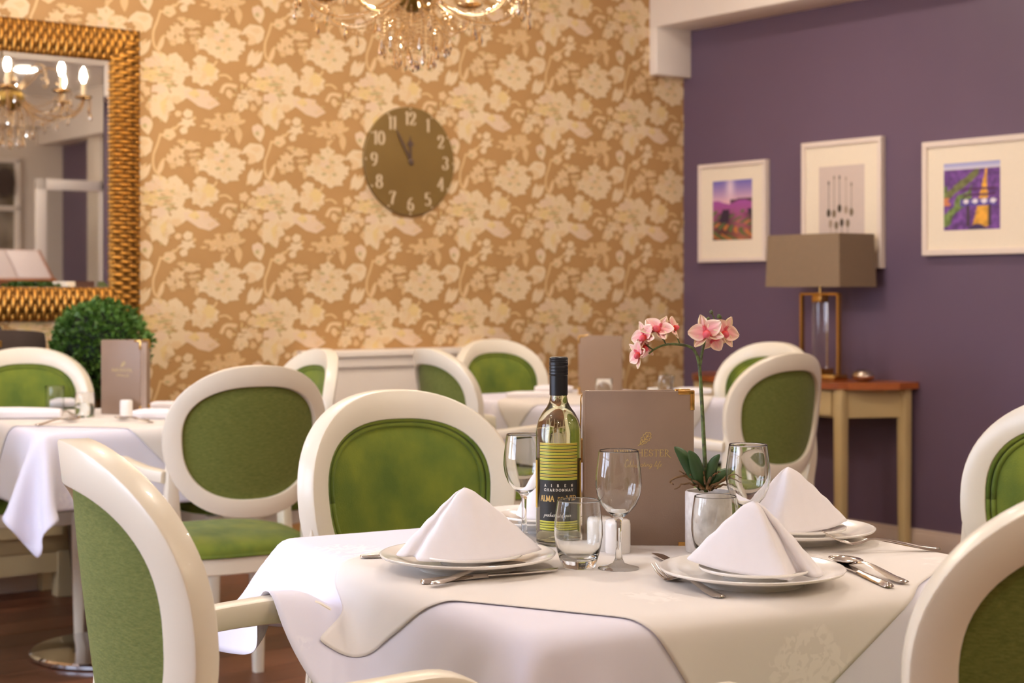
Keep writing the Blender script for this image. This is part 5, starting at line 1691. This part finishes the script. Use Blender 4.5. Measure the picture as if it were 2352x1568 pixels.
obj('neck', lathe([(0, zt), (.006, zt), (.006, zt + .12), (0, zt + .12)], 16), M_gold, lp, 40)
z0, z1 = .432, .675
w0, d0, w1, d1 = .226, .128, .218, .122
def shade_ring(w, d, z, t): return [(-w + t, -d + t, z), (w - t, -d + t, z), (w - t, d - t, z), (-w + t, d - t, z)]
vs = shade_ring(w0, d0, z0, 0) + shade_ring(w1, d1, z1, 0) + shade_ring(w1, d1, z1, .003) + shade_ring(w0, d0, z0, .003)
fs = []
for k in range(4):
    for i in range(4):
        fs.append((k * 4 + i, k * 4 + (i + 1) % 4, ((k + 1) % 4) * 4 + (i + 1) % 4, ((k + 1) % 4) * 4 + i))
obj('shade', (vs, fs), M_shade, lp, 20)
obj('shade_carrier', join(box(-w0 + .004, w0 - .004, -.002, .002, z0 + .10, z0 + .104), box(-.002, .002, -d0 + .004, d0 - .004, z0 + .10, z0 + .104)), M_gold, lp)
dx = con_pt(1983, off=.16)
ds = thing('silver_dish', 'small lidded silver bowl at right of the lamp on the console', 'bowl', R(-.16, cy0 - dx, CZ))
obj('bowl', lathe([(0, 0), (.022, 0), (.045, .010), (.053, .022), (.053, .026), (0, .026)], 40), M_silver, ds, 50)
obj('lid', lathe([(.0532, .0262), (.052, .030), (.044, .044), (.028, .053), (0, .056)], 40), M_silver, ds, 50)

# ------------------------------------------------------------------ radiator cover along the papered wall
rx0, _ = PW(690, 900); rx1, _ = PW(1112, 900)
RCW, RCD, RCH = rx1 - rx0, .16, .915
rc = thing('radiator_cover', 'white panelled radiator cover along the patterned wall behind chairs', 'radiator cover', R(rx0, 0, 0), TH)
obj('top_shelf', box(-.02, RCW + .02, -RCD - .03, -.001, RCH - .028, RCH, .005), M_beam, rc)
obj('moulding', box(-.01, RCW + .01, -RCD - .015, -.001, RCH - .075, RCH - .029, .006), M_beam, rc)
obj('plinth', box(-.004, RCW + .004, -RCD - .006, -.002, .0, .10, .003, 1), M_beam, rc)
obj('front_panel', box(0, RCW, -RCD, -RCD + .02, .101, RCH - .076, .002, 1), M_beam, rc)
obj('side_panel', box(RCW - .018, RCW, -RCD + .021, -.002, .101, RCH - .076), M_beam, rc)
obj('side_panel', box(0, .018, -RCD + .021, -.002, .101, RCH - .076), M_beam, rc)

# ------------------------------------------------------------------ sideboard under the mirror
sx1, _ = PW(116, 1330)
SBW, SBD, SBH = 1.15, .22, .905
sb = thing('sideboard', 'cream painted sideboard with oak top under the gold mirror', 'sideboard', R(sx1 - SBW, 0, 0), TH)
for i in range(5):
    obj('stave', box(-.015, SBW + .015, -SBD - .02 + i * (SBD + .018) / 5 + .0006, -SBD - .02 + (i + 1) * (SBD + .018) / 5, SBH - .026, SBH, .002, 1), M_oak, sb)
obj('carcass', box(0, SBW, -SBD, -.002, .18, SBH - .027, .003), M_side, sb)
obj('plinth_rail', box(.03, SBW - .03, -SBD + .004, -SBD + .02, .10, .179), M_side, sb)
for (a, b) in ((0, -SBD), (SBW - .06, -SBD), (0, -.062), (SBW - .06, -.062)):
    obj('foot', box(a, a + .06, b, b + .06, 0, .179, .003, 1), M_side, sb)
for k in range(2):
    dr_ = obj('drawer', box(.05 + k * (SBW / 2 - .03), SBW / 2 - .01 + k * (SBW / 2 - .03), -SBD - .012, -SBD - .0005, .24, .40, .003, 1), M_side, sb)
    obj('knob', xf(lathe([(0, 0), (.006, 0), (.005, .01), (.012, .018), (.009, .024), (0, .026)], 16), Matrix.Translation((.28 + k * (SBW / 2 - .03), -SBD - .012, .32)) @ Matrix.Rotation(math.pi / 2, 4, 'X')), M_knob, dr_, 40)
    dd = obj('door', box(.05 + k * (SBW / 2 - .03), SBW / 2 - .01 + k * (SBW / 2 - .03), -SBD - .012, -SBD - .0005, .41, SBH - .06, .003, 1), M_side, sb)
    obj('knob', xf(lathe([(0, 0), (.006, 0), (.005, .01), (.012, .018), (.009, .024), (0, .026)], 16), Matrix.Translation((SBW / 2 - .05 + k * .06, -SBD - .012, .64)) @ Matrix.Rotation(math.pi / 2, 4, 'X')), M_knob, dd, 40)
cxx, _ = PW(-60, 780)
cs_ = thing('leather_case', 'dark brown rounded leather case on the sideboard below the mirror', 'case', R(cxx, -.15, SBH), TH)
vs = []
path = [(-.19, 0, .001), (-.19, 0, .095), (-.16, 0, .118), (0, 0, .124), (.16, 0, .118), (.19, 0, .095), (.19, 0, .001)]
pl = [(x, z) for x, _, z in cr(path, 5)]
vf = prism(pl, -.09, .09)
obj('body', ([(x, -z, y) for x, y, z in vf[0]], vf[1]), M_dark, cs_, 40)
obj('handle', tube(cr([(-.05, -.0, .121), (-.04, 0, .134), (.04, 0, .134), (.05, 0, .121)], 4), .006, 8), M_dark, cs_, 180)
obj('clasp', box(-.02, .02, -.094, -.088, .06, .085, .002, 1), M_gold, cs_)

# ------------------------------------------------------------------ clipped box ball
bpos = P(231, 803, 6.16)
tp = thing('topiary_ball', 'clipped green box ball in pot beside the mirror, behind the left menu', 'plant', (bpos.x, bpos.y, 0))
BZ, BRd = bpos.z, .178
obj('pot', lathe([(0, 0), (.09, 0), (.10, .02), (.125, .30), (.13, .32), (.12, .32), (.11, .30), (0, .32)], 40), M_dark, tp, 40)
obj('trunk', tube(cr([(0, 0, .3), (.006, 0, .5), (-.004, .003, .7), (0, 0, BZ)], 5), .018, 10), M_root, tp, 60)
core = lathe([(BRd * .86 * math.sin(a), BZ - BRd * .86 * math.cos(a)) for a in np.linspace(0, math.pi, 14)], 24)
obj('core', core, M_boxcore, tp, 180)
vs, fs = [], []
r2 = random.Random(5)
for i in range(4200):
    z = r2.uniform(-1, 1); a = r2.uniform(0, 6.283); s = math.sqrt(1 - z * z)
    n = Vector((s * math.cos(a), s * math.sin(a), z))
    lump = 1 + .08 * math.sin(5 * a + 3 * z) * math.sin(7 * z) + .04 * math.sin(11 * a) * math.cos(9 * z)
    c = n * BRd * lump * r2.uniform(.86, 1.03)
    d = (n + Vector((r2.uniform(-1, 1), r2.uniform(-1, 1), r2.uniform(-.6, 1))) * .9).normalized()
    sd = d.cross(Vector((r2.uniform(-1, 1), r2.uniform(-1, 1), r2.uniform(-1, 1)))).normalized()
    L, W = r2.uniform(.018, .028), r2.uniform(.006, .010)
    b = len(vs)
    for q in (c, c + d * L * .5 + sd * W, c + d * L, c + d * L * .5 - sd * W):
        vs.append((q.x, q.y, q.z + BZ))
    fs.append((b, b + 1, b + 2, b + 3))
fo = obj('foliage', (vs, fs), M_boxleaf, tp, 0)
fo['kind'] = 'stuff'

# ------------------------------------------------------------------ chandelier
CC = Vector((-.32, 5.27, 0))
chd = thing('chandelier', 'crystal chandelier with candle bulbs and bead strands under the ceiling', 'chandelier', (CC.x, CC.y, 0))
obj('ceiling_rose', lathe([(0, RH - .001), (.06, RH - .001), (.058, RH - .015), (.02, RH - .035), (0, RH - .035)], 32), M_brassdark, chd, 50)
obj('rod', tube([(0, 0, RH - .03), (0, 0, 2.62)], .006, 8), M_brassdark, chd, 180)
obj('column', lathe([(0, 2.62), (.012, 2.62), (.03, 2.58), (.016, 2.53), (.035, 2.46), (.05, 2.42), (.02, 2.37), (.016, 2.30), (.036, 2.24), (.02, 2.20), (0, 2.20)], 28), M_crystal, chd, 180)
obj('bowl', lathe([(0, 2.205), (.03, 2.20), (.066, 2.175), (.072, 2.15), (.055, 2.115), (.025, 2.09), (0, 2.085)], 32), M_brassdark, chd, 40)
obj('dish', lathe([(.02, 2.40), (.08, 2.41), (.12, 2.432), (.122, 2.436), (.078, 2.416), (.02, 2.406)], 32), M_crystal, chd, 180)
bm = bmesh.new(); bmesh.ops.create_icosphere(bm, subdivisions=1, radius=1.0)
ICO = from_bm(bm)
def beads(path, r, every):
    """beads strung at even steps along a path, one mesh"""
    path = [np.array(p) for p in path]
    out, acc = [], 0.0
    for a, b in zip(path, path[1:]):
        l = np.linalg.norm(b - a)
        while acc <= l:
            p = a + (b - a) * (acc / l)
            out.append(([(v[0] * r + p[0], v[1] * r + p[1], v[2] * r + p[2]) for v in ICO[0]], ICO[1]))
            acc += every
        acc -= l
    return join(*out)
DROP = mesh('crystal_drop', *lathe([(0, 0), (.0022, -.004), (.0042, -.014), (.0078, -.032), (.0066, -.041), (0, -.050)], 6), M_crystal, 0)
BALL = mesh('crystal_ball', *mv(lathe([(.013 * math.sin(a), .013 * math.cos(a)) for a in np.linspace(0, math.pi, 9)], 10), 0, 0, -.016), M_crystal, 0)
def drop(x, y, z, s=1.0, me=None):
    o = bpy.data.objects.new('crystal_drop', me or DROP); COL.objects.link(o); o.parent = chd
    o.location = (x, y, z); o.scale = (s, s, s); o.rotation_euler = (0, 0, rng.random() * 3)
NA = 8
AR = .355
for k in range(NA):
    a = 2 * math.pi * (k + .35) / NA
    ca, sa = math.cos(a), math.sin(a)
    prof = cr([(.05, 2.15), (.10, 2.11), (.18, 2.070), (.26, 2.062), (.325, 2.085), (AR, 2.135), (AR, 2.150)], 5)
    obj('arm', tube([(r * ca, r * sa, z) for r, z in prof], [.0085, .008, .0075, .007, .0068, .0065, .0065], 9), M_crystal, chd, 180)
    prof = cr([(.05, 2.19), (.10, 2.24), (.16, 2.30), (.22, 2.30), (.25, 2.26), (.235, 2.225), (.215, 2.24)], 4)
    obj('scroll', tube([(r * ca, r * sa, z) for r, z in prof], [.007, .006, .0055, .005, .004], 8), M_crystal, chd, 180)
    x, y = AR * ca, AR * sa
    obj('drip_pan', mv(lathe([(0, 2.150), (.012, 2.150), (.040, 2.160), (.046, 2.168), (.044, 2.169), (.012, 2.156), (0, 2.156)], 20), x, y, 0), M_crystal, chd, 180)
    cdl = obj('candle', mv(lathe([(0, 2.156), (.011, 2.156), (.011, 2.235), (.009, 2.240), (0, 2.240)], 16), x, y, 0), M_candle, chd, 50)
    bl = obj('bulb', mv(lathe([(0, 2.240), (.007, 2.242), (.014, 2.260), (.0155, 2.274), (.010, 2.296), (.004, 2.312), (0, 2.318)], 16), x, y, 0), M_bulb, cdl, 180)
    # swags between the arms and drops under every pan
    a2 = 2 * math.pi * (k + 1.35) / NA
    p0, p1 = np.array((x, y, 2.152)), np.array((AR * math.cos(a2), AR * math.sin(a2), 2.152))
    sw = [p0 + (p1 - p0) * t + np.array((0, 0, -.075 * 4 * t * (1 - t))) for t in np.linspace(0, 1, 12)]
    obj('bead_strand', beads(sw, .0052, .0145), M_crystal, chd, 0)
    sw = [np.array((.07 * ca, .07 * sa, 2.13)) + (p0 - np.array((.07 * ca, .07 * sa, 2.13))) * t + np.array((0, 0, -.105 * 4 * t * (1 - t))) for t in np.linspace(0, 1, 12)]
    obj('bead_strand', beads(sw, .0050, .0150), M_crystal, chd, 0)
    for j in range(3):
        b = a + (j - 1) * .1
        r_ = AR + (.036 if j == 1 else .028)
        obj('bead_strand', beads([(r_ * math.cos(b), r_ * math.sin(b), 2.152), (r_ * math.cos(b), r_ * math.sin(b), 2.152 - (.055 if j == 1 else .02))], .0048, .012), M_crystal, chd, 0)
        drop(r_ * math.cos(b), r_ * math.sin(b), 2.092 if j == 1 else 2.128, 1.0)
    mid = sw[6]
    drop(mid[0], mid[1], mid[2] - .006, .9)
for ring, (rr, zt_, zb_, n) in enumerate(((.112, 2.10, 1.995, 14), (.066, 2.08, 1.955, 10))):
    for k in range(n):
        a = 2 * math.pi * k / n + ring * .2
        x, y = rr * math.cos(a), rr * math.sin(a)
        q = [(.045 * math.cos(a), .045 * math.sin(a), zt_ + .03), (x * .92, y * .92, zt_ - .01), (x, y, zt_ - .04), (x, y, zb_)]
        obj('bead_strand', beads(q, .0048, .0125), M_crystal, chd, 0)
        drop(x, y, zb_ - .004, 1.0)
obj('bead_strand', beads([(0, 0, 2.085), (0, 0, 1.945)], .007, .016), M_crystal, chd, 0)
drop(0, 0, 1.935, 1.5, BALL)
for k in range(10):
    a = 2 * math.pi * k / 10
    sw = [np.array((.11 * math.cos(a + t * .6), .11 * math.sin(a + t * .6), 2.41 - .05 * 4 * t * (1 - t))) for t in np.linspace(0, 1, 9)]
    obj('bead_strand', beads(sw, .0045, .013), M_crystal, chd, 0)

c2p = R(-2.96, -6.6)  # second chandelier, unseen, added to light the ceiling and front end
fill_chandelier = thing('chandelier', 'unseen candle chandelier added as fill over the front of the room', 'chandelier', (c2p.x, c2p.y, 0))
for k_ in list(chd.children):
    if k_.name.split('.')[0] in ('ceiling_rose', 'rod', 'column', 'bowl', 'arm', 'drip_pan', 'candle'):
        copy_tree(k_, parent=fill_chandelier)

# ------------------------------------------------------------------ fittings of the added ceiling fill lights, and a reading stand far across the room (seen in the mirror)
M_fill_lamp = emit('fill_light_diffuser', (1.0, 0.86, 0.68, 1), 4.0)  # glowing disc of the added fill lights
for d, lab in FILL_LIGHTS:
    t = thing('fill_downlight', lab, 'ceiling light', (d.x, d.y, RH), 0, 'added ceiling fill lights')
    obj('rim', lathe([(.085, 0), (.105, 0), (.105, -.006), (.088, -.010), (.085, -.006)], 32), M_chrome, t, 40)
    obj('diffuser', lathe([(0, -.002), (.085, -.002)], 32), M_fill_lamp, t, 180)
ls = R(-1.60, -5.45)
st_ = thing('reading_stand', 'wooden stand holding an open book across the room', 'stand', (ls.x, ls.y, 0), TH)
obj('base', box(-.2, .2, -.16, .16, 0, .04, .006), M_oak, st_)
obj('post', box(-.05, .05, -.03, .03, .04, 1.27, .005), M_oak, st_)
obj('desk', xf(box(-.28, .28, -.2, .2, -.012, .012, .004), Matrix.Translation((0, 0, 1.36)) @ Matrix.Rotation(math.radians(-38), 4, 'X')), M_oak, st_)
obj('ledge', xf(box(-.28, .28, .19, .215, .0, .04, .004), Matrix.Translation((0, 0, 1.36)) @ Matrix.Rotation(math.radians(-38), 4, 'X')), M_oak, st_)
bk_ = obj('open_book', xf(join(box(-.25, -.004, -.17, .17, .013, .03, .004), box(.004, .25, -.17, .17, .013, .03, .004)), Matrix.Translation((ls.x, ls.y, 1.36)) @ Matrix.Rotation(TH, 4, 'Z') @ Matrix.Rotation(math.radians(-38), 4, 'X')), M_page, None)
tag(bk_, 'open book with white pages lying on the reading stand', 'book')
